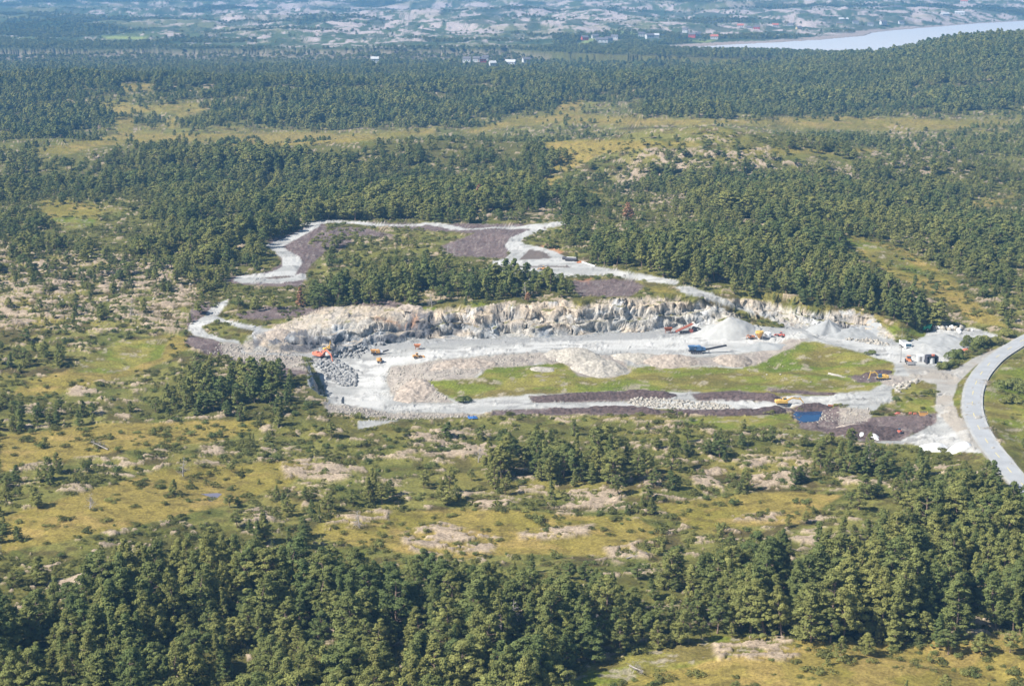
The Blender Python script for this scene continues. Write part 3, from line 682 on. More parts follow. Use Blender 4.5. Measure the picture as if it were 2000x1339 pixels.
# ------------------------------------------------------------------ main road with its paint
def strip(name, line, off0, off1, dz, mat, kind='structure'):
    line = np.asarray(line); t = np.gradient(line[:, :2], axis=0); t /= np.linalg.norm(t, axis=1)[:, None]
    n = np.column_stack([-t[:, 1], t[:, 0]])
    a = np.column_stack([line[:, :2] + n * off0, line[:, 2] + dz]); b = np.column_stack([line[:, :2] + n * off1, line[:, 2] + dz])
    V = np.vstack([a, b]); k = len(line); i = np.arange(k - 1)
    o = link(bpy.data.objects.new(name, npmesh(name, V, np.column_stack([i, i + 1, i + 1 + k, i + k]), mat)))
    o['kind'] = kind; return o
def resample(L, step):
    d = np.r_[0, np.cumsum(np.linalg.norm(np.diff(L[:, :2], axis=0), axis=1))]; s = np.arange(0, d[-1], step)
    return np.column_stack([np.interp(s, d, L[:, k]) for k in range(3)])
RL = resample(ROAD, 1.0)
strip("road", RL, -2.15, 2.15, -.05, M['asphalt'])
strip("road_shoulder", RL, -2.85, -2.1, -.075, M['gravell']); strip("road_shoulder", RL, 2.1, 2.85, -.075, M['gravell'])
V = []; F = []
tg = np.gradient(RL[:, :2], axis=0); tg /= np.linalg.norm(tg, axis=1)[:, None]; nn = np.column_stack([-tg[:, 1], tg[:, 0]])
def quadrun(i, j, a, b):
    for k in range(i, j):
        v0 = len(V)
        for (q, o_) in ((k, a), (k + 1, a), (k + 1, b), (k, b)): V.append((*(RL[q, :2] + nn[q] * o_), RL[q, 2] - .02))
        F.append((v0, v0 + 1, v0 + 2, v0 + 3))
for k in range(0, len(RL) - 6, 12): quadrun(k, k + 4, -.11, .11)
o = link(bpy.data.objects.new("road_markings", npmesh("road_markings", V, F, M['yline']))); o['kind'] = 'structure'

# ------------------------------------------------------------------ water
def sheet(name, poly, z, mat):
    from mathutils.geometry import tessellate_polygon
    pts = [Vector((p[0], p[1], z)) for p in poly]
    tr = tessellate_polygon([pts])
    o = link(bpy.data.objects.new(name, npmesh(name, [tuple(p) for p in pts], np.array(tr), mat))); o['kind'] = 'structure'; return o
fj = [(x * 1.0, y) for x, y in FJORD]
cxm = sum(p[0] for p in fj) / len(fj); cym = sum(p[1] for p in fj) / len(fj)
sheet("fjord_water", wpoly([(1320,101),(1320,84),(1500,74),(1680,58),(1800,46),(2000,34),(2700,26),(2700,112)], -4.2), -4.2, water_mat("fjord_surface", (.50,.52,.55), .6, .3, .05))

# ------------------------------------------------------------------ trees
def quads_from(cent, nrm, size, rs):
    n = len(cent); nrm = nrm / np.maximum(np.linalg.norm(nrm, axis=1), 1e-6)[:, None]
    r = rs.normal(size=(n, 3)); u = np.cross(nrm, r); u /= np.maximum(np.linalg.norm(u, axis=1), 1e-6)[:, None]; v = np.cross(nrm, u)
    s = (size * rs.uniform(.6, 1.3, n))[:, None]; a = rs.uniform(.45, 1, n)[:, None]
    V = np.stack([cent - u * s, cent - v * s * a, cent + u * s, cent + v * s * a], 1).reshape(-1, 3)
    return V, np.arange(4 * n).reshape(-1, 4)
def tubes(segs, sides=5):
    V = []; F = []
    for p, q, r0, r1 in segs:
        p = np.array(p, float); q = np.array(q, float); d = q - p; d /= max(np.linalg.norm(d), 1e-6)
        u = np.cross(d, (0, 0, 1) if abs(d[2]) < .9 else (1, 0, 0)); u /= np.linalg.norm(u); v = np.cross(d, u)
        b = len(V)
        for k in range(sides):
            an = 2 * math.pi * k / sides; V.append(p + (u * math.cos(an) + v * math.sin(an)) * r0)
        for k in range(sides):
            an = 2 * math.pi * k / sides; V.append(q + (u * math.cos(an) + v * math.sin(an)) * r1)
        for k in range(sides): F.append((b + k, b + (k + 1) % sides, b + sides + (k + 1) % sides, b + sides + k))
    return np.array(V), np.array(F)
def pine(seed, form, leaves, lsize):
    """a 10 m pine: tapering bent trunk, limbs, needle clumps. returns trunk and crown (V,F)"""
    r = np.random.default_rng(seed); H = 10.0
    lean = r.normal(0, .5, 2); bx, by = r.normal(0, .35, 2)
    def axis(t): return np.array([lean[0] * t * t + bx * math.sin(3 * t), lean[1] * t * t + by * math.sin(2.5 * t), H * t])
    segs = []
    ts = np.linspace(0, .97, 7)
    for i in range(6): segs.append((axis(ts[i]), axis(ts[i + 1]), .17 * (1 - ts[i]) + .03, .17 * (1 - ts[i + 1]) + .03))
    base, wid, ncl, top = {'round': (.24, 1.95, 88, .8), 'tall': (.15, 1.45, 84, .65), 'flat': (.36, 2.2, 74, .9), 'ragged': (.12, 1.8, 74, .62), 'cone': (.06, 1.8, 92, .3), 'bushy': (.08, 2.05, 96, .78)}[form]
    cl = []
    for i in range(ncl):
        t = base + (1 - base) * (i + r.uniform()) / ncl; u = (t - base) / (1 - base)
        prof = (math.sin(math.pi * min(1, .18 + u * .82)) ** .6) * (1 - u) ** (1 - top) * 1.25 if form != 'cone' else (1 - u) * 1.1 + .08
        rad = wid * prof * r.uniform(.35, 1.1); an = r.uniform(0, 2 * math.pi)
        c = axis(t) + np.array([math.cos(an) * rad, math.sin(an) * rad, rad * r.uniform(-.05, .3)])
        if rad > .9 and r.uniform() < .4: segs.append((axis(max(t - .07, .05)), c, .055, .02))
        cl.append((c, r.uniform(.36, .72) * (1.15 - .35 * u) * (.75 if form == 'cone' else 1)))
    cl.append((axis(.985), .5))
    for k in range(5):      # dead snags under the crown
        t = r.uniform(.12, base + .08); an = r.uniform(0, 6.28); L_ = r.uniform(.5, 1.3)
        segs.append((axis(t), axis(t) + np.array([math.cos(an) * L_, math.sin(an) * L_, r.uniform(-.2, .3)]), .03, .01))
    w = np.array([c[1] ** 2 for c in cl]); cnt = np.maximum((leaves * w / w.sum()).astype(int), 3)
    P = []; Nn = []
    for (c, rad), n in zip(cl, cnt):
        d = r.normal(size=(n, 3)); d /= np.linalg.norm(d, axis=1)[:, None]; d[:, 2] = np.where(d[:, 2] < -.35, -d[:, 2], d[:, 2])
        rr = rad * r.uniform(.45, 1.05, n)[:, None]
        P.append(c + d * rr * np.array([1.1, 1.1, .72])); out = d + (c - axis(c[2] / H)) * .25
        Nn.append(out + np.array([0, 0, .35]) + r.normal(0, .45, (n, 3)))
    P = np.vstack(P); Nn = np.vstack(Nn)
    return tubes(segs, 5 if leaves > 900 else 3), quads_from(P, Nn, lsize, r)
FORMS = ['round', 'bushy', 'flat', 'ragged', 'round', 'cone', 'tall', 'bushy', 'ragged', 'flat']
def join_mesh(name, parts, smooth=False):
    V = np.vstack([p[0] for p in parts]); F = []; mi = []; o_ = 0
    for k, (v, f, m) in enumerate(parts): F.append(f + o_); o_ += len(v); mi += [k] * len(f)
    me = npmesh(name, V, np.vstack(F)); me.polygons.foreach_set("material_index", np.array(mi, np.int32))
    for p in parts: me.materials.append(p[2])
    return me
near_parts = []
PROTO = bpy.data.collections.new("prototypes")     # never linked to the scene: meshes the forest points borrow
def proto(i, me):
    o = bpy.data.objects.new("p%03d" % i, me); PROTO.objects.link(o)
for i, f in enumerate(FORMS):
    (tv, tf), (cv, cf) = pine(100 + i, f, 7500, .125)
    near_parts.append((npmesh("trunk", tv, tf, M['bark'], True), npmesh("crown", cv, cf, M['needles'])))
    proto(i, join_mesh("pine_near", [(tv, tf, M['bark']), (cv, cf, M['needles'])]))
for i, f in enumerate(FORMS):
    (tv, tf), (cv, cf) = pine(200 + i, f, 1900, .25); proto(10 + i, join_mesh("pine_mid", [(tv, tf, M['bark']), (cv, cf, M['needles'])]))
for i, f in enumerate(FORMS):
    (tv, tf), (cv, cf) = pine(300 + i, f, 360, .58); proto(20 + i, join_mesh("pine_far", [(tv, tf, M['bark']), (cv, cf, M['needles'])]))
def bush(seed, leaves, lsize, mat, flat=.6):
    r = np.random.default_rng(seed); P = []; Nn = []
    for k in range(9):
        c = np.array([r.normal(0, .55), r.normal(0, .55), r.uniform(.1, .75)]); n = leaves // 9
        d = r.normal(size=(n, 3)); d /= np.linalg.norm(d, axis=1)[:, None]; d[:, 2] = np.abs(d[:, 2])
        P.append(c + d * r.uniform(.35, .65) * np.array([1, 1, flat])); Nn.append(d + r.normal(0, .5, (n, 3)))
    V, F = quads_from(np.vstack(P), np.vstack(Nn), lsize, r); return V, F
for i in range(4):
    V, F = bush(400 + i, 500, .12, None); proto(30 + i, npmesh("shrub", V, F, M['shrub']))
for i in range(2):
    V, F = bush(410 + i, 500, .12, None, 1.2); proto(34 + i, npmesh("sapling", V, F, M['needles']))

def scatter(name, X, Y, Z, idx, rot, scl, label, cat):
    n = len(X); me = bpy.data.meshes.new(name); me.vertices.add(n)
    me.vertices.foreach_set("co", np.column_stack([X, Y, Z]).astype(np.float32).ravel())
    a = me.attributes.new("idx", 'INT', 'POINT'); a.data.foreach_set("value", idx.astype(np.int32))
    a = me.attributes.new("rot", 'FLOAT_VECTOR', 'POINT'); a.data.foreach_set("vector", rot.astype(np.float32).ravel())
    a = me.attributes.new("scl", 'FLOAT_VECTOR', 'POINT'); a.data.foreach_set("vector", scl.astype(np.float32).ravel())
    o = link(bpy.data.objects.new(name, me)); tag(o, label, cat, None, 'stuff')
    mod = o.modifiers.new("instances", 'NODES'); mod.node_group = GN; return o
GN = bpy.data.node_groups.new("plant_points", 'GeometryNodeTree')
GN.interface.new_socket("Geometry", in_out='INPUT', socket_type='NodeSocketGeometry'); GN.interface.new_socket("Geometry", in_out='OUTPUT', socket_type='NodeSocketGeometry')
gi = GN.nodes.new('NodeGroupInput'); go = GN.nodes.new('NodeGroupOutput'); iop = GN.nodes.new('GeometryNodeInstanceOnPoints')
ci = GN.nodes.new('GeometryNodeCollectionInfo'); ci.inputs['Collection'].default_value = PROTO; ci.inputs['Separate Children'].default_value = True; ci.inputs['Reset Children'].default_value = True
def nat(nm, t):
    n = GN.nodes.new('GeometryNodeInputNamedAttribute'); n.data_type = t; n.inputs[0].default_value = nm
    return [s for s in n.outputs if s.enabled and s.name == 'Attribute'][0]
iop.inputs['Pick Instance'].default_value = True
GN.links.new(gi.outputs[0], iop.inputs['Points']); GN.links.new(ci.outputs[0], iop.inputs['Instance'])
GN.links.new(nat("idx", 'INT'), iop.inputs['Instance Index']); GN.links.new(nat("rot", 'FLOAT_VECTOR'), iop.inputs['Rotation']); GN.links.new(nat("scl", 'FLOAT_VECTOR'), iop.inputs['Scale'])
GN.links.new(iop.outputs[0], go.inputs[0])

def blocked(px, py, X, Y, ahead=0.0):
    m = pmask(px, py, GRAVEL + DEBRIS + PEAT[:2] + PEAT[3:12], 1.0) > .3
    d, _ = dline(X, Y, ROAD, 10.0); m |= d < 5.5
    d, _ = dline(X, Y, TOPROAD, 10.0); m |= d < 3.5
    m |= pmask(px, py, [FACE[0], FACE[1]], 1.0) > .5
    return m
def cells(y0, y1, step, amax=.36):
    ys = np.arange(y0, y1, step); out = []
    for y in ys:
        xs = np.arange(-amax * y, amax * y, step); out.append(np.column_stack([xs, np.full(len(xs), y)]))
    P = np.vstack(out); P += rng.uniform(-.48, .48, P.shape) * step; return P[:, 0], P[:, 1]
HOLD = [FACE[2], [(1880,800),(1925,800),(1945,860),(2005,930),(2005,960),(1960,912),(1900,850)], [(1540,798),(1700,800),(1830,805),(1830,850),(1640,850),(1540,828)]] + GRAVEL[:4] + PEAT[:3] + DEBRIS[:2] + [GREEN[0], GREEN[3], GREEN[4], [(440,690),(480,655),(600,610),(700,597),(900,602),(1100,585),(1200,581),(1400,600),(1460,640),(1300,655),(700,690)], [(600,436),(625,427),(770,423),(900,433),(1000,430),(1100,428),(1100,436),(1000,441),(880,440),(770,434),(640,440)]]
ALLOW = [[(440,700),(560,700),(575,735),(575,800),(400,800),(250,720)], [(960,545),(1130,545),(1130,590),(960,600)], [(700,808),(800,812),(950,808),(950,830),(700,830)],[(1500,830),(1900,870),(1960,900),(1960,920),(1500,870)]]

def grow(y0, y1, step, hs, farr=False):
    X, Y = cells(y0, y1, step); Z = height(X, Y)
    px, py = PJ(X, Y, Z); pcx, pcy = PJ(X, Y, Z + 4.5)
    wx = (fbm(X / 30, Y / 30, 111, 3) - .5) * 70; wy = (fbm(X / 30, Y / 30, 112, 3) - .5) * np.clip(py * .05, 6, 50)
    D = dens(pcx + wx, pcy + wy)
    D = D - .38 * ss(.53, .64, fbm(X / 62, Y / 52, 115, 4)) * ss(600, 720, Y)
    D = D + .05 * (py > 1150) * (D > .6) - .16 * ss(980, 1010, py) * ss(1150, 1110, py) * (px < 760) - .30 * (1 - ss(1250, 1500, px)) * ss(.56, .64, fbm(X / 24, Y / 22, 117, 3)) + .12 * ss(1350, 1600, px) * ss(990, 1060, py) * (D > .55) * ss(430, 400, Y)
    D = D - .14 * (py > 800) * (py < 905) * (px < 1650)
    D = np.clip(D, 0, 1)
    nb = (fbm(X / 10, Y / 8, 113, 3) - .5) * 18
    patchy = 1 - .85 * ss(.50, .58, fbm(X / 26, Y / 26, 116, 3)) * ss(650, 720, Y)
    bog = pmask(px, py, BOG, 4, nb) * patchy; grn = pmask(px, py, GREEN, 2, nb * .5)
    clump = fbm(X / 16, Y / 13, 114, 3)
    cl2 = ss(.30, .58, clump) * 1.3 + .10
    w_ = ss(.75, 1.0, D) * np.where(Y > 420, .38, .42)
    big = fbm(X / 75, Y / 60, 131, 3)
    p = np.clip(D, 0, 1) ** 1.4 * (1 - .35 * (D < .62) * (Y < 480)) * (w_ + (1 - w_) * cl2)
    p = p * (1 - np.where(py > 1235, .70, np.where(py > 820, .84, .93)) * bog) * (1 - np.where(py > 1235, .6, .985) * grn)
    n2 = fbm(X / 9, Y / 6, 52, 4); n3 = fbm(X / 2.4, Y / 1.7, 53, 3); p = p * (1 - .88 * rockmask(X, Y - 1.0, px, py, bog, grn, (n2 - .5) * 16 + (n3 - .5) * 8))
    for _p, _a in ROCKY:
        if _a > .55: p = p * (1 - .75 * pmask(pcx, pcy, [_p], 4, nb * .4))
    if farr:
        fw = farwood(X, Y, px, py); k = ss(2100, 2500, Y); p = p * (1 - k) + (fw * .85 + .02) * k
        p = np.where((Z < -2.2) & (Y > 2600), 0, p)
        gf = pmask(px, py, [[(1120,90),(1150,76),(1165,74),(1150,88)],[(980,122),(1040,118),(1035,125),(985,126)],[(1088,117),(1118,115),(1116,119),(1090,120)]], 3); p = p * (1 - gf)
    p = p * ~blocked(px, py, X, Y)
    # keep the worked ground in view: thin out what would stand right in front of it
    for zz in (1.5, 4.0, 6.5, 9.0):
        qx, qy = PJ(X, Y, Z + zz * (.35 + .65 * np.clip(D, 0, 1)) * (1 if Y[0] > 420 else 1.15))
        hid = (pmask(qx, qy, HOLD, 1.0, np.full(len(X), -3.0)) > .5)
        p = np.where(hid & (pmask(px, py, ALLOW, 1.0) < .5), p * .03, p)
        hb = pmask(qx, qy + 2, BOG[:13], 1.0) > .5; p = np.where(hb & (bog < .5), p * (1 - .94 * patchy), p)
    for hx, hy, hz_, hw, _k in HOUSES:
        a0, b0 = [float(v) for v in PJ(hx, hy, hz_)]; p = np.where((np.abs(px - a0) < 9) & (py > b0 - 2) & (py < b0 + 9) & (Y < hy + 15) & (Y > hy - 450), p * .05, p)
    keep = rng.uniform(size=len(X)) < p * 1.1
    keep &= (py < 1480) & (px > -160) & (px < 2160)
    X, Y, Z, D, bog = X[keep], Y[keep], Z[keep], D[keep], bog[keep]
    h = (2.4 + 8.5 * np.clip(D, 0, 1) ** 1.45 * (1 - .6 * bog)) * rng.uniform(.62, 1.2, len(X)) * hs * (.72 + .5 * fbm(X / 70, Y / 60, 132, 2))
    h = np.where(rng.uniform(size=len(X)) < .18, h * .55, h)
    return X, Y, Z, h
HP = [(1162,76,11,'w'),(1176,83,20,'w'),(1189,81,12,'w'),(1200,77,12,'w'),(1253,71,11,'w'),(1269,75,14,'w'),(1280,74,12,'b'),(1352,73,12,'r'),(1363,72,11,'w'),(1370,59,11,'w'),(1386,58,11,'w'),(1406,57,18,'r'),(1395,77,13,'wr'),
 (1446,54,12,'wr'),(1462,59,11,'w'),(1478,55,12,'r'),(1514,53,12,'wr'),(1543,53,12,'w'),(1647,45,20,'b'),(1640,48,12,'y'),(1671,48,12,'w'),(1725,44,13,'w'),(1779,36,11,'w'),(1815,38,20,'b'),(1845,31,18,'b'),(1874,31,22,'b'),(1883,8,20,'wr'),(1896,6,16,'b'),(1748,19,30,'r'),
 (912,122,11,'w'),(931,121,10,'w'),(941,122,12,'r'),(962,130,9,'b'),(997,128,14,'b'),(1028,123,11,'w'),(1142,79,11,'r'),(732,122,11,'b'),(948,119,9,'w'),(1420,60,10,'r'),(1338,60,10,'w'),(1560,60,11,'y'),(1700,52,12,'w'),(1760,48,11,'w')]
HOUSES = [(*hit1(a, b), w, k) for a, b, w, k in HP]
parts = [grow(205, 420, 3.4, 1.02), grow(420, 1000, 3.35, .84), grow(1000, 2050, 4.1, .86), grow(2050, 7000, 9.5, 1.0, True)]
X = np.concatenate([p[0] for p in parts]); Y = np.concatenate([p[1] for p in parts]); Z = np.concatenate([p[2] for p in parts]); Hh = np.concatenate([p[3] for p in parts])
n = len(X); print("trees", n)
form = rng.integers(0, 10, n); dist = np.hypot(X, Y)
form = np.where(dist > 620, np.array([0, 1, 2, 4, 7, 9])[rng.integers(0, 6, n)], form)
Hh = np.where(dist > 2400, np.minimum(Hh, 6.0) * .85, Hh)
pxb, pyb = PJ(X, Y, Z); pxt, pyt = PJ(X, Y, Z + Hh); tall = pyb - pyt
inview = (pxb > 12) & (pxb < 1988) & (pyt > 5) & (pyb < 1332)
order = np.argsort(-(tall * inview)); top300 = order[:300]; rest = np.ones(n, bool); rest[top300] = False
idx = np.where(dist < 430, form, np.where(dist < 1050, 10 + form, 20 + form))
wdt = Hh / 10 * np.where(dist > 2400, 1.7, np.where(dist > 620, 1.15, 1.0)) * np.clip(rng.normal(1.12, .18, n), .75, 1.7) * np.where(Hh < 6, 1.2, 1.0)
rot = np.column_stack([rng.normal(0, .04, n), rng.normal(0, .04, n), rng.uniform(0, 6.28, n)]); scl = np.column_stack([wdt, wdt, Hh / 10])
scatter("pine_forest", X[rest], Y[rest], Z[rest] - .15, idx[rest], rot[rest], scl[rest], "green pine woods covering the rolling hills around the quarry", "forest")
# the three hundred that stand largest
order3 = sorted(top300, key=lambda i: (-pyb[i], pxb[i]))
hmed = np.median(Hh[top300]); seen = {}
SH = {'round': 'round-topped', 'tall': 'tall narrow', 'flat': 'flat-topped', 'ragged': 'ragged', 'cone': 'pointed', 'bushy': 'bushy'}
def place_words(px, py):
    return "%d percent across the photo and %d percent up" % (round(px / 20), round((1339 - py) / 13.39))
for i in order3:
    f = FORMS[form[i]]
    size = 'very tall' if Hh[i] > hmed * 1.15 else ('tall' if Hh[i] > hmed * .95 else 'small' if Hh[i] < hmed * .7 else 'medium')
    pos = place_words(pxb[i], pyb[i]); lab = "%s %s pine, trunk foot %s" % (size, SH[f].replace('tall ', ''), pos)
    if lab in seen:
        lab = "%s %s pine, treetop %s" % (size, SH[f].replace('tall ', ''), place_words(pxt[i], pyt[i]))
    seen[lab] = 1
    e = link(bpy.data.objects.new("pine_tree", None)); e.empty_display_size = .5
    e.location = (X[i], Y[i], Z[i] - .15); e.rotation_euler = rot[i]; e.scale = scl[i]
    tag(e, lab, "pine tree", "pine trees standing nearest at the front")
    link(bpy.data.objects.new("trunk", near_parts[form[i]][0]), e); link(bpy.data.objects.new("crown", near_parts[form[i]][1]), e)
# low scrub
X, Y = cells(205, 950, 2.1, .35); Z = height(X, Y); px, py = PJ(X, Y, Z)
p = .62 * ss(.40, .6, fbm(X / 9, Y / 7, 121, 3)) + .09
p = p * (1 - .55 * pmask(px, py, BOG, 4)) * (1 - .9 * pmask(px, py, GREEN, 3)) * ~blocked(px, py, X, Y)
k = (rng.uniform(size=len(X)) < p) & (px > -60) & (px < 2060) & (py < 1400)
X, Y, Z = X[k], Y[k], Z[k]; n = len(X); s = rng.uniform(.4, 1.0, n) * rng.uniform(.8, 1.5, n); print("scrub", n)
scatter("heath_scrub", X, Y, Z - .05, np.where(rng.uniform(size=n) < .72, 30 + rng.integers(0, 4, n), 34 + rng.integers(0, 2, n)), np.column_stack([np.zeros(n), np.zeros(n), rng.uniform(0, 6.28, n)]), np.column_stack([s, s, s * rng.uniform(.5, 1.1, n)]),
        "low olive heather and juniper scrub growing over the heath", "scrub")
# ------------------------------------------------------------------ shape kit for machines and buildings
class MB:
    def __init__(s): s.V = []; s.F = []
    def add(s, V, F):
        b = len(s.V); s.V += [tuple(v) for v in V]; s.F += [tuple(i + b for i in f) for f in F]; return s
    def box(s, c, d, taper=1.0, ch=0.0, rz=0.0, ry=0.0):
        x, y, z = d[0] / 2, d[1] / 2, d[2] / 2; V = []
        for k, zz in ((1, -z), (taper, z)):
            V += [(-x * k, -y * k, zz), (x * k, -y * k, zz), (x * k, y * k, zz), (-x * k, y * k, zz)]
        Mx = Matrix.Translation(c) @ Matrix.Rotation(rz, 4, 'Z') @ Matrix.Rotation(ry, 4, 'Y')
        return s.add([Mx @ Vector(v) for v in V], [(0,3,2,1),(4,5,6,7),(0,1,5,4),(1,2,6,5),(2,3,7,6),(3,0,4,7)])
    def prism(s, prof, y0, y1):
        n = len(prof); V = [(p[0], y0, p[1]) for p in prof] + [(p[0], y1, p[1]) for p in prof]
        return s.add(V, [tuple(range(n)), tuple(range(2 * n - 1, n - 1, -1))] + [(i, i + n, (i + 1) % n + n, (i + 1) % n) for i in range(n)])
    def cyl(s, p, q, r0, r1=None, n=12, cap=True):
        r1 = r0 if r1 is None else r1; p = Vector(p); q = Vector(q); d = (q - p).normalized()
        u = d.orthogonal().normalized(); v = d.cross(u)
        V = [p + (u * math.cos(2 * math.pi * k / n) + v * math.sin(2 * math.pi * k / n)) * r0 for k in range(n)]
        V += [q + (u * math.cos(2 * math.pi * k / n) + v * math.sin(2 * math.pi * k / n)) * r1 for k in range(n)]
        F = [(k, (k + 1) % n, (k + 1) % n + n, k + n) for k in range(n)]
        if cap: F += [tuple(range(n - 1, -1, -1)), tuple(range(n, 2 * n))]
        return s.add(V, F)
    def build(s, name, mat, par=None, bevel=0.0):
        me = bpy.data.meshes.new(name); me.from_pydata(s.V, [], s.F); me.materials.append(M[mat] if isinstance(mat, str) else mat)
        o = link(bpy.data.objects.new(name, me), par)
        if bevel:
            b = o.modifiers.new("bevel", 'BEVEL'); b.width = bevel; b.segments = 2; b.limit_method = 'ANGLE'
        return o
def thing(name, px, py, heading, label, cat, scale=1.0, group=None, dz=-.05, xyz=None):
    x, y, z = xyz or hit1(px, py)
    e = link(bpy.data.objects.new(name, None)); e.location = (x, y, z + dz); e.rotation_euler = (0, 0, math.radians(heading)); e.scale = (scale,) * 3
    tag(e, label, cat, group); return e
def tracks(e, L_=4.4, w=.6, h=.9, gap=1.1):
    for sgn in (-1, 1):
        pr = [(-L_/2, h*.45), (-L_/2+.3, .0), (L_/2-.3, .0), (L_/2, h*.45), (L_/2-.2, h*.9), (L_/2-.5, h), (-L_/2+.5, h), (-L_/2+.2, h*.9)]
        t = MB().prism(pr, sgn*gap - w/2, sgn*gap + w/2).build("track", 'dark', e, .05)
        r = MB()
        for k in range(5): r.cyl((-L_/2+.55+k*(L_-1.1)/4, sgn*gap - w/2-.04, h*.42), (-L_/2+.55+k*(L_-1.1)/4, sgn*gap + w/2+.04, h*.42), h*.3)
        r.build("track_wheels", 'steel', t)
def bar(m, p, q, w, t):   # a box beam from p to q in the xz plane
    p = Vector((p[0], 0, p[1])); q = Vector((q[0], 0, q[1])); d = (q - p); n = Vector((-d.z, 0, d.x)).normalized() * t / 2
    m.prism([tuple((p - n).xz), tuple((q - n * .7).xz), tuple((q + n * .7).xz), tuple((p + n).xz)], -w/2, w/2)
def excavator(px, py, heading, label, col, apex=(3.9, 4.3), elbow=(6.6, 3.2), tip=(7.2, .6), scale=1.0, track_rot=0.0, cabcol=None):
    e = thing("excavator", px, py, heading, label, "excavator", scale)
    tracks(e)
    MB().box((0, 0, .62), (2.6, 1.8, .5)).cyl((0, 0, .8), (0, 0, 1.12), .8).build("undercarriage", 'dark', e)
    b = MB().prism([(-2.5, 1.15), (2.0, 1.15), (2.1, 1.6), (1.2, 2.15), (-1.6, 2.3), (-2.5, 2.1)], -1.35, 1.35).build("body", col, e, .08)
    MB().prism([(-2.95, 1.3), (-2.3, 1.16), (-2.3, 2.42), (-2.8, 2.3), (-3.0, 1.9)], -1.3, 1.3).build("counterweight", col, e, .1)
    MB().box((-1.2, -.3, 2.45), (1.5, 1.6, .35), .85).build("engine_hood", col, e, .06)
    MB().cyl((-1.5, .8, 2.3), (-1.5, .8, 3.0), .08).build("exhaust_pipe", 'dark', e)
    c = MB().prism([(.3, 1.6), (1.95, 1.6), (1.95, 2.3), (1.6, 3.05), (.3, 3.05)], .45, 1.38).build("cab", cabcol or col, e, .05)
    MB().prism([(.42, 2.1), (2.0, 2.1), (2.0, 2.35), (1.66, 2.92), (.42, 2.92)], .43, 1.40).build("window", 'glass', c)
    m = MB(); bar(m, (1.2, 1.8), apex, .5, .75); bar(m, apex, elbow, .45, .62); m.build("boom", col, e, .04)
    m = MB(); ex, ez = elbow; tx, tz = tip; dx, dz = ex - tx, ez - tz; l = math.hypot(dx, dz)
    bar(m, (ex + dx / l * .9, ez + dz / l * .9), tip, .36, .5); m.build("stick", col, e, .03)
    m = MB(); m.cyl((1.9, .36, 1.7), ((1.2 + apex[0]) / 2 + .6, .36, (1.8 + apex[1]) / 2), .1).cyl((1.9, -.36, 1.7), ((1.2 + apex[0]) / 2 + .6, -.36, (1.8 + apex[1]) / 2), .1)
    m.cyl((apex[0] * .8 + 1, 0, apex[1] + .5), (ex + dx / l * .8, 0, ez + dz / l * .9), .1); m.build("hydraulic_ram", 'steel', e)
    MB().prism([(tx + .1, tz + .2), (tx + .55, tz - .1), (tx + .45, tz - .75), (tx - .3, tz - .9), (tx - .85, tz - .55), (tx - .75, tz - .2), (tx - .35, tz + .05)], -.6, .6).build("bucket", 'steel', e, .04)
    return e
def wheels(e, pts, r, w, name="wheel"):
    for x, y in pts:
        t = MB().cyl((x, y - w/2, r), (x, y + w/2, r), r, n=18).build(name, 'tyre', e, .05)
        MB().cyl((x, y - w/2 - .03, r), (x, y + w/2 + .03, r), r * .5, n=12).build("rim", 'steel', t)
def loader(px, py, heading, label, col, bucketm='steel', scale=1.0, lift=0.3):
    e = thing("wheel_loader", px, py, heading, label, "loader", scale)
    wheels(e, [(1.6, 1.05), (1.6, -1.05), (-1.6, 1.05), (-1.6, -1.05)], .8, .6)
    MB().prism([(-3.2, .9), (-.3, .8), (-.3, 2.0), (-2.9, 2.15), (-3.2, 1.6)], -.85, .85).build("engine_body", col, e, .08)
    MB().prism([(-.25, .8), (2.5, .8), (2.3, 1.5), (-.25, 1.7)], -.55, .55).build("front_frame", col, e, .05)
    c = MB().prism([(-1.2, 2.0), (.2, 1.7), (.35, 2.4), (.1, 3.3), (-1.2, 3.3)], -.75, .75).build("cab", col, e, .05)
    MB().prism([(-1.1, 2.35), (.33, 2.3), (.37, 2.42), (.14, 3.15), (-1.1, 3.15)], -.78, .78).build("window", 'glass', c)
    m = MB(); 
    for y in (-.5, .5): m.prism([(1.1, 1.75), (1.3, 1.5), (3.5, .7 + lift), (3.6, 1.0 + lift)], y - .1, y + .1)
    m.build("lift_arm", col, e)
    MB().prism([(3.3, .35 + lift), (4.5, .1 + lift), (4.55, .25 + lift), (3.6, 1.3 + lift), (3.35, 1.2 + lift)], -1.4, 1.4).build("bucket", bucketm, e, .03)
    return e
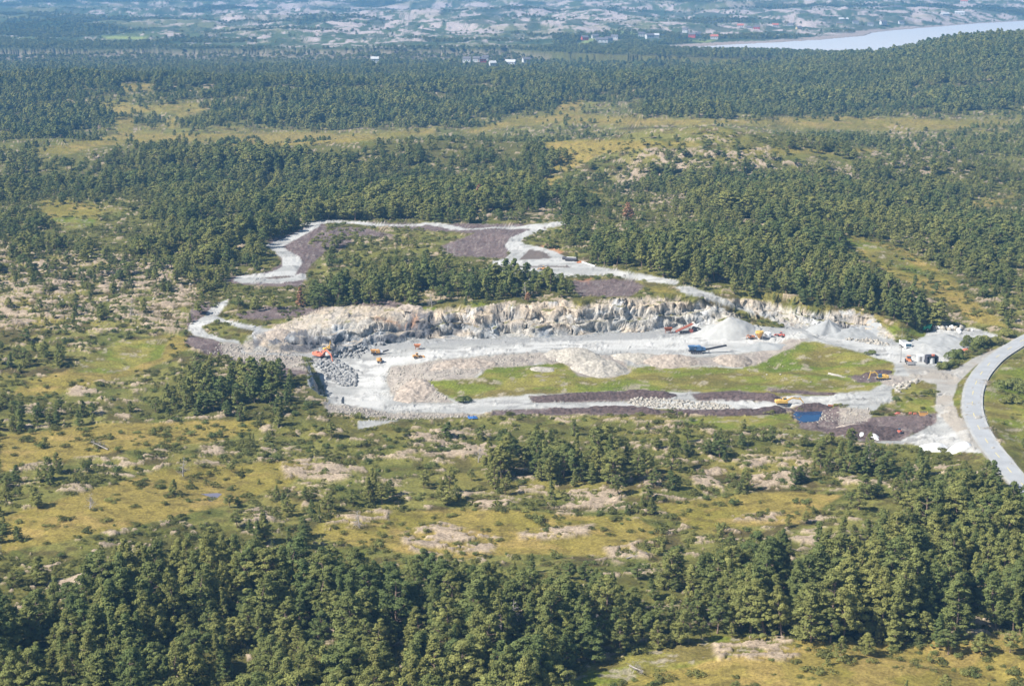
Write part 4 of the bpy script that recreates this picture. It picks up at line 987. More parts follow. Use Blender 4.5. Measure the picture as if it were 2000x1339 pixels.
def conveyor(e, p, q, w, mat, beltm='dark', legs=2):
    p = Vector(p); q = Vector(q); d = q - p; L_ = d.length; u = d.normalized(); s = Vector((-u.y, u.x, 0)).normalized(); up = u.cross(s) * -1
    if up.z < 0: up = -up
    def slab(m, a, b, lo, hi, z0, z1):
        V = []
        for t in (a, b):
            for o_, zz in ((lo, z0), (hi, z0), (hi, z1), (lo, z1)): V.append(p + u * t + s * o_ + up * zz)
        m.add(V, [(0,1,2,3),(7,6,5,4),(0,4,5,1),(1,5,6,2),(2,6,7,3),(3,7,4,0)])
    m = MB(); slab(m, 0, L_, -w/2, -w/2+.12, -.1, .4); slab(m, 0, L_, w/2-.12, w/2, -.1, .4)
    for k in range(int(L_ / .9)): slab(m, k*.9, k*.9+.1, -w/2+.1, w/2-.1, -.1, .0)
    f = m.build("conveyor_frame", mat, e)
    m = MB(); slab(m, .1, L_-.1, -w/2+.15, w/2-.15, .12, .2); m.build("belt", beltm, f)
    for k in range(legs):
        t = L_ * (.35 + .45 * k / max(legs - 1, 1)); a = p + u * t; m = MB()
        for o_ in (-w/2, w/2): m.cyl(a + s * o_, Vector((a.x + s.x * o_, a.y + s.y * o_, 0)), .07, n=6)
        m.build("leg", 'steel', e)
def hopper(e, c, top, bot, h, mat):
    x, y, z = c; m = MB(); T = [(x-top[0]/2, y-top[1]/2, z+h), (x+top[0]/2, y-top[1]/2, z+h), (x+top[0]/2, y+top[1]/2, z+h), (x-top[0]/2, y+top[1]/2, z+h)]
    B = [(x-bot[0]/2, y-bot[1]/2, z), (x+bot[0]/2, y-bot[1]/2, z), (x+bot[0]/2, y+bot[1]/2, z), (x-bot[0]/2, y+bot[1]/2, z)]
    k = .88; Ti = [(x + (a[0]-x)*k, y + (a[1]-y)*k, a[2]) for a in T]; Bi = [(x + (a[0]-x)*.8, y + (a[1]-y)*.8, a[2] + .15) for a in B]
    m.add(T + B + Ti + Bi, [(0,1,5,4),(1,2,6,5),(2,3,7,6),(3,0,4,7),(7,6,5,4),(8,9,1,0),(9,10,2,1),(10,11,3,2),(11,8,0,3),(9,8,12,13),(10,9,13,14),(11,10,14,15),(8,11,15,12),(12,15,14,13)])
    return m.build("hopper", mat, e)

excavator(624, 699, -42, "large orange-red tracked excavator reaching down over blasted rock in the pit", 'redor', (4.1, 4.0), (6.9, 2.2), (7.8, -.4), .80)
excavator(1722, 742, 184, "yellow excavator with blue-tinted cab digging beside the meadow's right end", 'yellow', (3.2, 4.0), (5.2, 3.4), (5.9, .8), .66, cabcol='blue')
excavator(1528, 791, 2, "long-armed yellow excavator on the peat bank beside the blue pond", 'yellow', (4.0, 3.1), (7.4, 2.5), (8.6, .9), .70)
excavator(741, 707, -75, "small amber excavator facing the camera below the orange crusher", 'amber', (1.9, 3.6), (2.6, 2.6), (3.0, 1.0), .5)
excavator(640, 671, 30, "yellow drill digger up against the grey rock wall", 'yellow', (1.4, 3.9), (2.0, 5.4), (2.6, 4.2), .5)
excavator(1467, 661, 200, "small orange digger left of the yellow cone hopper", 'orange', (2.2, 3.2), (3.6, 2.4), (4.0, .8), .42)
loader(816, 699, 8, "amber wheel loader driving right on the pale haul road", 'amber', 'amber', .52)
loader(1775, 709, -92, "orange wheel loader facing the camera with a pale bucket, left of the container", 'orange', 'steel', .72)
loader(1060, 527, 170, "yellow-orange loader parked in the upper gravel yard", 'amber', 'amber', .45)
loader(1524, 657, 150, "red loader at the foot of the ramp road", 'red', 'red', .48)
# hopper behind the amber loader
e = thing("feed_hopper", 815, 682, 0, "orange tipping hopper behind the amber wheel loader", "hopper", .6); hopper(e, (0, 0, 1.2), (3.6, 2.6), (1.6, 1.2), 1.6, 'orange')
for sx in (-.9, .9):
    for sy in (-.7, .7): MB().cyl((sx, sy, 0), (sx * 1.1, sy * 1.1, 1.6), .09, n=6).build("leg", 'rusty', e)
# tracked crusher
def crusher(px, py, heading, label, col, col2, belt_to, scale=1.0, cat="rock crusher", bm='dark'):
    e = thing("rock_crusher", px, py, heading, label, cat, scale); tracks(e, 4.2, .5, .85, 1.0)
    MB().box((0, 0, 1.1), (6.2, 1.7, .5)).build("chassis", 'dark', e, .04)
    MB().prism([(-.4, 1.35), (1.6, 1.35), (1.6, 2.8), (.9, 3.1), (-.4, 2.9)], -1.05, 1.05).build("crusher_housing", col, e, .06)
    MB().prism([(1.7, 1.35), (3.1, 1.35), (3.1, 2.3), (1.7, 2.5)], -.9, .9).build("engine_box", col2, e, .06)
    hopper(e, (-1.9, 0, 1.5), (2.8, 2.7), (1.6, 1.2), 1.5, col)
    conveyor(e, (1.0, 0, .9), belt_to, 1.0, bm, legs=1)
    return e
crusher(736, 693, 8, "orange and white tracked crusher with a short dark belt, on the quarry floor", 'amber', 'white', (6.3, .3, 2.4), .60)
crusher(1361, 690, 6, "blue mobile crusher with two blue housings and a long dark belt", 'blue', 'blue', (11.2, .6, 2.6), .85)
e = thing("screening_plant", 1338, 651, 14, "red lattice conveyor with dark drive unit under the pale cliff", "screening plant", .78)
conveyor(e, (-4.0, 0, 1.0), (3.4, 0, 4.0), 1.6, 'red', 'rusty', 2)
tracks(e, 4.0, .5, .8, .9); MB().box((0, 0, .95), (4.6, 1.3, .35)).build("chassis", 'dark', e)
MB().prism([(3.2, 1.0), (5.0, 1.0), (5.0, 2.6), (3.6, 2.9)], -1, 1).build("drive_unit", 'dark', e, .05); MB().cyl((2.6, -.9, 1.2), (2.6, .9, 1.2), .8).build("drum", 'red', e)
conveyor(e, (5.0, 0, 2.3), (8.2, -.6, .6), 1.0, 'dark', legs=1)
e = thing("ore_bin", 1305, 650, 5, "open rust-brown bin on legs left of the red conveyor", "bin", .62); hopper(e, (0, 0, 1.3), (4.4, 2.8), (2.6, 1.6), 1.7, 'rusty')
for sx in (-1.4, 1.4):
    for sy in (-.8, .8): MB().cyl((sx, sy, 0), (sx, sy, 1.7), .09, n=6).build("leg", 'rusty', e)
e = thing("cone_hopper", 1483, 662, 0, "yellow cone-bottomed hopper standing on legs between orange digger and white tank", "hopper", .72)
MB().cyl((0, 0, .5), (0, 0, 2.9), .35, 1.9, n=10).build("cone", 'amber', e); MB().cyl((0, 0, 2.9), (0, 0, 3.7), 1.9, n=10).build("rim_band", 'yellow', e)
for k in range(4):
    a = math.pi / 4 + k * math.pi / 2; MB().cyl((1.7 * math.cos(a), 1.7 * math.sin(a), 0), (1.7 * math.cos(a), 1.7 * math.sin(a), 3.2), .09, n=6).build("leg", 'steel', e)
e = thing("round_tank", 1500, 659, 0, "round white tank right of the yellow cone hopper", "tank", .75)
MB().cyl((0, 0, .3), (0, 0, 2.2), 1.45, n=20).cyl((0, 0, 2.2), (0, 0, 2.75), 1.45, .5, n=20).build("shell", 'white', e, .05); MB().cyl((0, 0, 0), (0, 0, .3), 1.3, n=16).build("base_ring", 'steel', e); MB().cyl((0, 0, 2.7), (0, 0, 2.95), .35, n=10).build("hatch", 'steel', e)
# lorry facing the camera
e = thing("tipper_truck", 1768, 680, -86, "white tipper lorry facing the camera in the right-hand yard", "truck", .82)
MB().prism([(2.3, .7), (4.2, .7), (4.25, 1.7), (4.0, 3.0), (2.4, 3.05)], -1.25, 1.25).build("cab", 'white', e, .1)
MB().prism([(4.19, 1.75), (4.28, 1.72), (4.06, 2.75), (3.98, 2.75)], -1.08, 1.08).build("windscreen", 'glass', e); MB().box((4.28, 0, 1.15), (.06, 1.5, .45)).build("grille", 'dark', e)
for y in (-.95, .95): MB().box((4.29, y, 1.0), (.08, .35, .22)).build("headlight", 'steel', e)
MB().box((-.6, 0, .85), (7.6, .9, .3)).build("chassis", 'dark', e); MB().prism([(-4.2, 1.1), (2.1, 1.1), (2.1, 2.6), (-4.3, 2.6)], -1.25, 1.25).build("tipper_body", 'white', e, .05)
MB().box((-1.05, 0, 2.61), (5.8, 2.2, .06)).build("load", 'gravelp', e)
wheels(e, [(3.3, 1.05), (3.3, -1.05), (-2.0, 1.05), (-2.0, -1.05), (-3.4, 1.05), (-3.4, -1.05)], .52, .35)
# site hut, tank in its frame
e = thing("site_container", 1797, 705, -4, "white site container left of the dark open-fronted shed", "container", .8)
MB().box((0, 0, 1.3), (2.4, 2.4, 2.5)).build("box", 'white', e, .04)
m = MB(); [m.box((-1.1 + k * .22, -1.22, 1.3), (.08, .06, 2.2)) for k in range(11)]; m.build("ribs", 'white', e); MB().box((0, -1.25, 1.1), (.9, .05, 1.9)).build("door", 'steel', e)
e = thing("tank_shed", 1819, 709, 4, "dark open-fronted shed round a pale tank, orange box on its roof", "shed", .74)
for sx in (-2.2, 2.2): MB().box((sx, 0, 1.5), (.5, 3.2, 3.0)).build("side_wall", 'dark', e, .04)
MB().prism([(-2.5, 3.0), (2.5, 3.0), (1.9, 3.5), (-1.9, 3.5)], -1.7, 1.7).build("roof", 'dark', e); MB().box((0, 1.5, 1.5), (3.9, .15, 3.0)).build("back_wall", 'dark', e)
MB().cyl((0, -.4, .1), (0, -.4, 2.6), 1.25, n=20).build("tank", 'hwhite', e); MB().cyl((0, -.4, 2.6), (0, -.4, 2.85), 1.25, .6, n=20).build("tank_lid", 'steel', e)
MB().box((.2, -1.3, 3.75), (1.1, .8, .9)).build("warning_box", 'redor', e, .05)
def plates(px, py, rz, L_, label, mat, cat, name):
    e = thing(name, px, py, rz, label, cat, .72)
    MB().prism([(-L_/2, .05), (L_/2, .05), (L_/2 - .3, .8), (L_*.1, .9), (-L_*.2, .45), (-L_/2, .6)], -.6, .6).build("plate", mat, e, .03)
    MB().prism([(L_*.1, .05), (L_*.55, .05), (L_*.5, 1.15), (L_*.2, 1.2)], -.9, -.62).build("blade", mat, e); MB().cyl((-L_/2, .3, .4), (L_/2, .3, .5), .12, n=8).build("bar", 'steel', e)
plates(1882, 684, -8, 3.2, "bright orange snowplough blade lying between the roadside bushes", 'redor', "plough blade", "plough_blade")
plates(1751, 809, 5, 2.2, "red steel bracket lying left of the yellow skip", 'red', "scrap steel", "steel_bracket")
plates(1630, 793, -14, 5.0, "rust-red scrap steel heap beside the track above the pond", 'rusty', "scrap steel", "scrap_heap")
plates(1131, 513, 4, 2.2, "orange bucket lying right of the dark culvert pipe in the upper yard", 'orange', "digger bucket", "digger_bucket")
e = thing("skip_container", 1803, 811, -3, "bright yellow-orange skip by the right-hand track", "skip", .6)
MB().prism([(-1.6, .1), (1.6, .1), (2.0, 1.7), (-2.0, 1.7)], -.95, .95).build("tub", 'amber', e, .04); MB().box((0, 0, 1.72), (4.1, 2.1, .12)).build("rim", 'yellow', e); MB().box((0, 0, 1.79), (3.6, 1.6, .04)).build("load", 'dark', e)
for k, xx in enumerate((1778, 1787)):
    e = thing("road_barrier", xx, 808 + k, 3, ["orange-red plastic barrier standing second from the yellow skip", "orange-red plastic barrier next to the yellow skip"][k], "barrier", .7, "plastic road barriers")
    MB().prism([(-.6, 0), (.6, 0), (.55, .8), (-.55, .8)], -.2, .2).build("panel", 'redor', e, .03); MB().box((0, 0, .08), (1.1, .6, .12)).build("foot", 'dark', e)
e = thing("plate_compactor", 1757, 846, -60, "small bright red roller with black drum in the lower yard", "roller", .6)
MB().prism([(-1, .5), (.9, .5), (.9, 1.5), (.2, 1.7), (-1, 1.5)], -.6, .6).build("body", 'red', e, .06); MB().cyl((1.0, -.7, .5), (1.0, .7, .5), .5).build("drum", 'dark', e); MB().cyl((-.8, -.6, .4), (-.8, .6, .4), .4).build("drum", 'dark', e); MB().prism([(-.5, 1.5), (.2, 1.5), (.2, 2.3), (-.5, 2.3)], -.5, .5).build("cab", 'glass', e)
e = thing("green_spreader", 1808, 645, 20, "green spreader at the left end of the stone block row", "spreader")
MB().prism([(-1.6, .5), (1.1, .5), (1.9, 2.0), (-1.2, 1.3)], -.8, .8).build("tub", 'green', e, .05); wheels(e, [(0, .95), (0, -.95)], .5, .3); MB().cyl((-1.6, 0, .5), (-3.0, 0, .3), .09, n=6).build("drawbar", 'dark', e)
for k, (xx, yy, l, r_) in enumerate([(1116, 510, 4.4, .75), (1104, 507, 2.0, .6)]):
    e = thing("culvert_pipe", xx, yy, -20, ["long dark culvert pipe with pale top in the upper yard", "short dark culvert pipe left of the long one"][k], "pipe", 1, "culvert pipes in the upper yard")
    MB().cyl((-l/2, 0, r_), (l/2, 0, r_), r_, n=16, cap=False).cyl((-l/2, 0, r_), (l/2, 0, r_), r_*.85, n=16, cap=False).build("barrel", 'dark', e)
    if k == 0: MB().box((0, 0, r_*2.02), (l*.8, .7, .12)).build("cover_strip", 'white', e)
a = hit1(1133, 512); b = hit1(1162, 521)
e = thing("white_pipe", 0, 0, math.degrees(math.atan2(b[1]-a[1], b[0]-a[0])), "long white pipe edging the upper yard below the trees", "pipe", xyz=a)
L_ = math.hypot(b[0]-a[0], b[1]-a[1]); MB().cyl((0, 0, .3), (L_, 0, b[2]-a[2]+.3), .28, n=10).build("barrel", 'white', e)
for k in range(5): MB().cyl((L_*(k+.5)/5-.06, 0, .3+(b[2]-a[2])*(k+.5)/5), (L_*(k+.5)/5+.06, 0, .3+(b[2]-a[2])*(k+.5)/5), .34, n=10).build("collar", 'steel', e)
for k, (xx, yy, hh) in enumerate([(865, 503, 3.2), (875, 499, 4.2), (887, 503, 3.6)]):
    e = thing("bare_pole", xx, yy, 0, ["pale bare pole, left of three on the peat slope", "tallest pale bare pole, middle of three on the peat slope", "pale bare pole, right of three on the peat slope"][k], "pole", 1, "bare poles on the peat slope")
    MB().cyl((0, 0, -.3), (.1, 0, hh), .14, .09, n=8).build("post", 'wood', e); MB().cyl((-.35, 0, hh*.85), (.4, 0, hh*.87), .05, n=6).build("crosspiece", 'wood', e)
e = thing("slim_mast", 1759, 707, 0, "slim pale mast standing left of the orange wheel loader", "mast"); MB().cyl((0, 0, 0), (0, 0, 11), .10, .05, n=8).build("post", 'steel', e); MB().box((0, 0, .15), (.5, .5, .3)).build("footing", 'steel', e)
for k, (dx, dy) in enumerate([(0, 0), (4, -1), (9, 2)]):
    e = thing("pale_log", 1627 + dx, 733 + dy, -52 + k * 3, ["short pale log, left of three on the green meadow", "long pale log, middle of three on the green meadow", "pale log, right of three on the green meadow"][k], "log", 1, "pale logs lying on the meadow")
    l = (3.6, 5.0, 4.4)[k]; MB().cyl((-l/2, 0, .2), (l/2, 0, .25), .2, .13, n=8).build("stem", 'wood', e); MB().cyl((l*.1, 0, .25), (l*.2, .4, .5), .06, .03, n=5).build("stub", 'wood', e)
e = thing("tarpaulin", 0, 0, 10, "bright blue tarpaulin on the ground below the quarry road, behind pines", "tarpaulin", xyz=hit1(923, 817))
g = MB(); n = 8
for i in range(n + 1):
    for j in range(n + 1): g.V.append(((i/n-.5)*2.6, (j/n-.5)*2.4, .35 + .45*R.random() * (0 < i < n) * (0 < j < n)))
for i in range(n):
    for j in range(n): a_ = i*(n+1)+j; g.F.append((a_, a_+n+1, a_+n+2, a_+1))
g.build("sheet", 'bluet', e)

# ------------------------------------------------------------------ heaps, banks, boulders, rubble
def heap(name, px, py, rx, ry, h, mat, label, cat="heap", peak=1.0, rough=.25, rz=0.0, seed=0, group=None):
    x, y, z = hit1(px, py); nr, na = 26, 64; V = []; F = []; c, s_ = math.cos(rz), math.sin(rz)
    rr, aa = np.meshgrid(np.linspace(0, 1.12, nr), np.linspace(0, 2*math.pi, na, endpoint=False), indexing='ij')
    wob = 1 + .28 * (fbm(np.cos(aa) * 1.6 + seed, np.sin(aa) * 1.6, 201 + seed, 3) - .5) * 2
    lx = rr * np.cos(aa) * rx * wob; ly = rr * np.sin(aa) * ry * wob; X = x + lx * c - ly * s_; Y = y + lx * s_ + ly * c
    prof = np.clip(1 - rr, -.12, 1) ** 1 if peak >= 1 else np.clip((1 - rr ** 2), -.2, 1)
    prof = np.where(rr < 1, prof, 0) 
    nz = (fbm(X / 1.8, Y / 1.6, 205 + seed, 4) - .5) * rough * 2 * np.minimum(1, (1.12 - rr) * 4) + (fbm(X / 5, Y / 5, 207 + seed, 2) - .5) * rough * 1.5 * (1.12 - rr)
    Z = height(X.ravel(), Y.ravel()).reshape(X.shape) - .12 * (rr > 1) - .15 * ss(.95, 1.1, rr) + prof * h + nz + .05
    V = np.column_stack([X.ravel() - x, Y.ravel() - y, Z.ravel() - z])
    i, j = np.meshgrid(np.arange(nr - 1), np.arange(na), indexing='ij'); i = i.ravel(); j = j.ravel(); j2 = (j + 1) % na
    o = link(bpy.data.objects.new(name, npmesh(name, V, np.column_stack([i*na+j, (i+1)*na+j, (i+1)*na+j2, i*na+j2]), M[mat], True)))
    o.location = (x, y, z); tag(o, label, cat, group); return o
heap("gravel_heap", 1618, 650, 7, 5.5, 4.6, 'gravelp', "tall grey gravel cone against the pale rock face right of the ramp", "gravel heap", 1.0, .32, seed=1)
heap("gravel_heap", 1665, 655, 9, 6, 2.6, 'gravelp', "low grey gravel heap right of the tall gravel cone", "gravel heap", 1.0, .34, seed=2)
heap("gravel_heap", 1425, 641, 9, 6.5, 3.4, 'gravell', "broad pale gravel heap below the top of the ramp road", "gravel heap", 1.0, .34, seed=3)
heap("gravel_heap", 1385, 648, 6, 4, 2.0, 'gravell', "small pale gravel heap right of the red conveyor", "gravel heap", 1.0, .3, seed=4)
heap("gravel_heap", 1484, 681, 8, 4.5, 2.2, 'gravelp', "dark grey gravel heap beside the green knoll", "gravel heap", 1.0, .08, seed=5)
heap("gravel_heap", 1806, 684, 8.5, 8, 2.4, 'gravell', "pale gravel heap right of the white lorry", "gravel heap", 1.0, .3, seed=6)
heap("gravel_heap", 1845, 668, 10, 9, 2.6, 'gravelp', "wide grey gravel heap in front of the stone block row", "gravel heap", 1.0, .3, seed=7)
heap("spoil_heap", 1432, 706, 6.2, 3.4, 1.9, 'sandp', "smooth beige sand heap beside the green meadow's upper edge", "sand heap", .5, .12, seed=8)
heap("spoil_heap", 1172, 722, 8.2, 6.5, 2.4, 'paler', "large pale stony mound standing in the green meadow", "stone mound", .5, .75, seed=9)
heap("spoil_heap", 1060, 722, 3.8, 1.8, .8, 'paler', "small low pale stony mound left of the large one in the meadow", "stone mound", .5, .3, seed=10)
heap("spoil_heap", 1125, 695, 9, 5.5, 2.2, 'paler', "pale grassy spoil mound between haul road and meadow", "stone mound", .5, .6, seed=11)
heap("spoil_heap", 1235, 699, 7, 3.2, 1.4, 'paler', "low pale spoil mound above the large meadow mound", "stone mound", .5, .5, seed=21)
heap("spoil_heap", 1312, 706, 9, 4, 1.9, 'sandp', "beige spoil mound in front of the blue crusher", "sand heap", .5, .5, seed=12)
heap("spoil_heap", 806, 768, 6, 7.5, 1.4, 'sandp', "tongue of pinkish stony spoil reaching to the lower road bend", "spoil heap", .5, .8, seed=13)
heap("spoil_heap", 905, 712, 11, 4.5, 1.2, 'sandp', "long low stony spoil heap under the haul road, left end of the meadow", "spoil heap", .5, .8, seed=14)
heap("spoil_heap", 1666, 836, 4.2, 3.6, .9, 'sandp', "flat orange-beige sand heap on dark peat in the lower yard", "sand heap", .5, .08, seed=15)
heap("peat_heap", 1690, 845, 10, 6, 1.6, 'peatp', "dark purple-brown peat heap under the white sheeted piles", "peat heap", .5, .5, seed=16)
heap("peat_heap", 1712, 732, 4.5, 2.4, 1.3, 'peatp', "small brown peat heap behind the blue-cab excavator", "peat heap", .5, .4, seed=17)
heap("spoil_heap", 800, 624, 5, 3, .8, 'sandp', "orange-beige weathered rock shoulder on the quarry rim", "rock shoulder", .5, .9, seed=18)
heap("spoil_heap", 540, 651, 4, 3, 1.0, 'sandp', "pale beige heap at the end of the rim track", "sand heap", .5, .2, seed=19)
for k, (a_, b_, rx, ry) in enumerate([(1683, 852, 1.7, 1.3), (1706, 855, 2.1, 1.5)]):
    heap("sheeted_pile", a_, b_, rx, ry, 1.1, 'tarp', ["smaller white sheeted pile on dark peat, left of the pair", "larger white sheeted pile on dark peat, right of the pair"][k], "sheeted pile", .5, .15, rz=(.5, -.4)[k], seed=30 + k, group="white sheeted piles")
heap("limestone_heap", 1822, 876, 4.3, 2.6, 1.6, 'tarp', "long bright white heap behind pines in the lower yard", "white heap", .5, .5, seed=33)
heap("limestone_heap", 1872, 876, 3.4, 2.4, 1.5, 'tarp', "bright white heap nearest the main road", "white heap", .5, .4, seed=34)
heap("sheeted_pile", 1484, 799, 2.7, 1.1, .5, 'tarp', "low white sheet left of the long-armed yellow excavator", "sheet", .5, .08, seed=35)
def bank(pts, w, h, label, seed, name="peat_bank", mat='peatp', cat="peat bank"):
    P = np.array([hit1(*p) for p in pts]); P = resample(smooth_line(P, 2), .8); n = len(P); m = 13
    t = np.gradient(P[:, :2], axis=0); t /= np.linalg.norm(t, axis=1)[:, None]; nr_ = np.column_stack([-t[:, 1], t[:, 0]])
    o_ = np.linspace(-1, 1, m); X = P[:, None, 0] + nr_[:, None, 0] * o_ * w; Y = P[:, None, 1] + nr_[:, None, 1] * o_ * w
    end = np.minimum(1, np.minimum(np.arange(n), n - 1 - np.arange(n)) / 4.0)[:, None]
    prof = (1 - np.abs(o_) ** 1.6)[None] * end * (.6 + .8 * fbm(X / 6, Y / 6, seed, 2)) * h + (fbm(X / 1.1, Y / .9, seed + 3, 3) - .5) * .9 * (1 - np.abs(o_) * .8)
    Z = height(X.ravel(), Y.ravel()).reshape(X.shape) + prof - .15 * (np.abs(o_) > .95)
    c = P[n // 2]; V = np.column_stack([X.ravel() - c[0], Y.ravel() - c[1], Z.ravel() - c[2]])
    i, j = np.meshgrid(np.arange(n - 1), np.arange(m - 1), indexing='ij'); a = (i * m + j).ravel()
    o = link(bpy.data.objects.new(name, npmesh(name, V, np.column_stack([a, a + m, a + m + 1, a + 1]), M[mat], True))); o.location = c; tag(o, label, cat)
bank([(1040,781),(1130,778),(1220,773),(1325,774)], 2.6, 1.5, "long purple-brown peat bank along the top of the lower quarry road", 301)
bank([(1358,776),(1420,772),(1480,777),(1530,784)], 2.6, 1.5, "purple-brown peat bank left of the long-armed excavator, above the road", 311)
bank([(1060,805),(1150,802),(1230,801),(1298,806)], 2.4, 1.2, "dark peat bank below the road, left of the broken white rock", 321)
bank([(1318,808),(1400,808),(1480,807),(1545,804)], 2.2, 1.2, "dark peat bank below the road running up to the pond", 331)
bank([(1550,802),(1590,800),(1625,795)], 2.6, 1.7, "dark wet peat bank directly behind the blue pond", 341)
bank([(1505,764),(1580,768),(1655,772)], .9, .5, "thin dark peat strip across the meadow's lower right", 351)
ROCKV = []
for k in range(6):
    r_ = np.random.default_rng(k + 70); ph = (1 + 5 ** .5) / 2
    v = np.array([(-1,ph,0),(1,ph,0),(-1,-ph,0),(1,-ph,0),(0,-1,ph),(0,1,ph),(0,-1,-ph),(0,1,-ph),(ph,0,-1),(ph,0,1),(-ph,0,-1),(-ph,0,1)]) / 1.9
    ROCKV.append(v * r_.uniform(.65, 1.2, (12, 1)) * np.array([1, .9, .75]))
ICO = np.array([(0,11,5),(0,5,1),(0,1,7),(0,7,10),(0,10,11),(1,5,9),(5,11,4),(11,10,2),(10,7,6),(7,1,8),(3,9,4),(3,4,2),(3,2,6),(3,6,8),(3,8,9),(4,9,5),(2,4,11),(6,2,10),(8,6,7),(9,8,1)])
def rubble(name, poly, n, s0, s1, mat, label, seed):
    r_ = np.random.default_rng(seed); p = np.array(poly, float); lo, hi = p.min(0), p.max(0)
    Q = r_.uniform(lo, hi, (n * 4, 2)); Q = Q[sdf(Q[:, 0], Q[:, 1], p, 50) < 0][:n]
    x, y, z = hit(Q[:, 0], Q[:, 1]); k = len(x); s = s0 + (s1 - s0) * r_.uniform(size=k) ** 3
    V = []; F = []
    for i in range(k):
        a = r_.uniform(0, 6.28); c, q = math.cos(a), math.sin(a); v = ROCKV[i % 6] * s[i]
        V.append(np.column_stack([v[:, 0] * c - v[:, 1] * q + x[i], v[:, 0] * q + v[:, 1] * c + y[i], v[:, 2] + z[i] + s[i] * .25])); F.append(ICO + 12 * i)
    o = link(bpy.data.objects.new(name, npmesh(name, np.vstack(V), np.vstack(F), M[mat]))); tag(o, label, "rubble", None, 'stuff')
rubble("blasted_rubble", [(625,700),(660,705),(700,725),(695,755),(665,755),(640,735),(615,715)], 1500, .15, .95, 'rock', "blasted grey rubble heaped on the pit floor", 1)
rubble("face_rubble", [(620,690),(700,672),(760,668),(700,700),(650,700)], 260, .2, .9, 'rock', "grey rubble at the foot of the quarry wall", 2)
rubble("white_rubble", [(1225,786),(1240,773),(1300,778),(1420,788),(1440,800),(1360,800),(1300,798),(1240,794)], 1100, .12, .6, 'paler', "broken white rock on the lower quarry road", 3)
rubble("berm_rubble", [(755,718),(860,705),(1000,695),(1100,690),(1100,705),(950,720),(840,745),(885,785),(790,785),(750,745)], 1500, .08, .42, 'paler', "stones strewn over the spoil banks", 4)
rubble("plateau_rubble", [(430,670),(590,692),(600,725),(520,712),(400,690)], 700, .12, .45, 'paler', "pale stones on the brown plateau left of the pit", 5)
rubble("rim_rubble", [(640,788),(700,796),(780,806),(900,808),(940,815),(760,822),(650,808)], 700, .1, .45, 'paler', "pale stones along the lower rim of the quarry", 6)
rubble("yard_rubble", [(1610,790),(1700,795),(1700,825),(1640,830),(1560,828)], 450, .1, .38, 'paler', "stones round the pond and the lower yard", 7)
rubble("meadow_stones", [(1600,735),(1740,735),(1740,760),(1620,762),(1300,712),(1350,705),(1500,700)], 70, .12, .38, 'paler', "scattered stones on the green meadow", 8)
rubble("cliff_foot_stones", [(1640,655),(1700,660),(1740,672),(1735,678),(1650,664)], 200, .2, .8, 'paler', "pale boulders at the foot of the right rock face", 9)
rubble("verge_stones", [(1740,752),(1800,738),(1800,745),(1750,770)], 120, .2, .9, 'paler', "pale boulders beside the junction", 10)
rubble("heath_stones", [(0,480),(380,520),(380,650),(0,640)], 260, .2, .7, 'paler', "loose pale stones on the heath left of the quarry", 11)
bl = [(1826,645,1.25),(1833,643,1.3),(1841,645,1.3),(1849,644,1.15),(1854,646,1.0),(1859,644,1.2),(1866,645,1.15),(1872,647,1.1),(1878,645,1.4),(1874,651,.9),(1892,646,.7),(1898,647,.6)]
od = ["first","second","third","fourth","fifth","sixth","seventh","eighth","ninth"]
for k, (a_, b_, s_) in enumerate(bl):
    x, y, z = hit1(a_, b_); o = bpy.data.objects.new("stone_block", npmesh("stone_block", ROCKV[k % 6] * s_ * np.array([1, .9, 1.25]) , ICO, M['tarp' if k % 2 else 'paler'])); link(o)
    o.location = (x, y, z + s_ * .55); o.rotation_euler = (0, 0, k * 1.3)
    tag(o, ("%s big white stone block from the left in the row above the yard" % od[k]) if k < 9 else ["small white block lying in front of the right end of the block row", "white stone just right of the block row", "last small white stone, farthest right of the block row"][k - 9], "stone block", "white stone blocks above the yard")

# ------------------------------------------------------------------ dead and broken trees
def snag(seed, H, mat='dead', spread=1.0):
    r_ = np.random.default_rng(seed); segs = []; ax = lambda t: np.array([.3 * math.sin(2 * t + seed), .25 * t * t, H * t])
    for i in range(6): segs.append((ax(i / 6), ax((i + 1) / 6), .17 * (1 - i / 6) + .03, .17 * (1 - (i + 1) / 6) + .03))
    for k in range(34):
        t = r_.uniform(.2, .98); a = r_.uniform(0, 6.28); l = spread * (1.25 - t) * r_.uniform(.7, 1.9); p = ax(t)
        q = p + np.array([math.cos(a) * l, math.sin(a) * l, r_.uniform(-.1, .5) * l]); segs.append((p, q, .045, .02))
        for _ in range(3):
            u = r_.uniform(.4, 1); b = p + (q - p) * u; segs.append((b, b + r_.normal(0, .35, 3) * l, .02, .01))
    return segs
SN = [(1897,1095,7,"standing grey dead pine in the open wood, far right",0),(360,930,5,"grey dead pine beside the ochre bog, left of centre",0),(256,617,5.5,"tall thin bleached snag on the left heath",0),
 (175,993,3.5,"low bleached dead pine at the ochre bog's left edge",0),(1025,606,8,"bare grey pine standing among green ones above the cliff",0),(843,600,5,"bare grey pine left of the wood above the cliff",0),
 (982,1262,9,"tall bare grey trunk inside the front wood, centre",0),(1004,1235,7,"shorter bare grey snag right of the tall one in the front wood",0),(936,902,4,"bleached thin snag above the centre rock ledges",0),
 (1161,1255,6,"bleached snag at the front wood's right edge",0),(1694,905,5,"grey leafless tree behind the rock patches below the yard",0),(700,1030,4,"bleached snag on the rock ledge, left of centre",0),
 (1230,1300,7,"fallen bleached pine lying on the green clearing at the bottom",80),(212,878,6,"fallen white pine on the upper left bog",75),(1225,1092,5,"fallen bleached pine below the pale boulder knoll",82)]
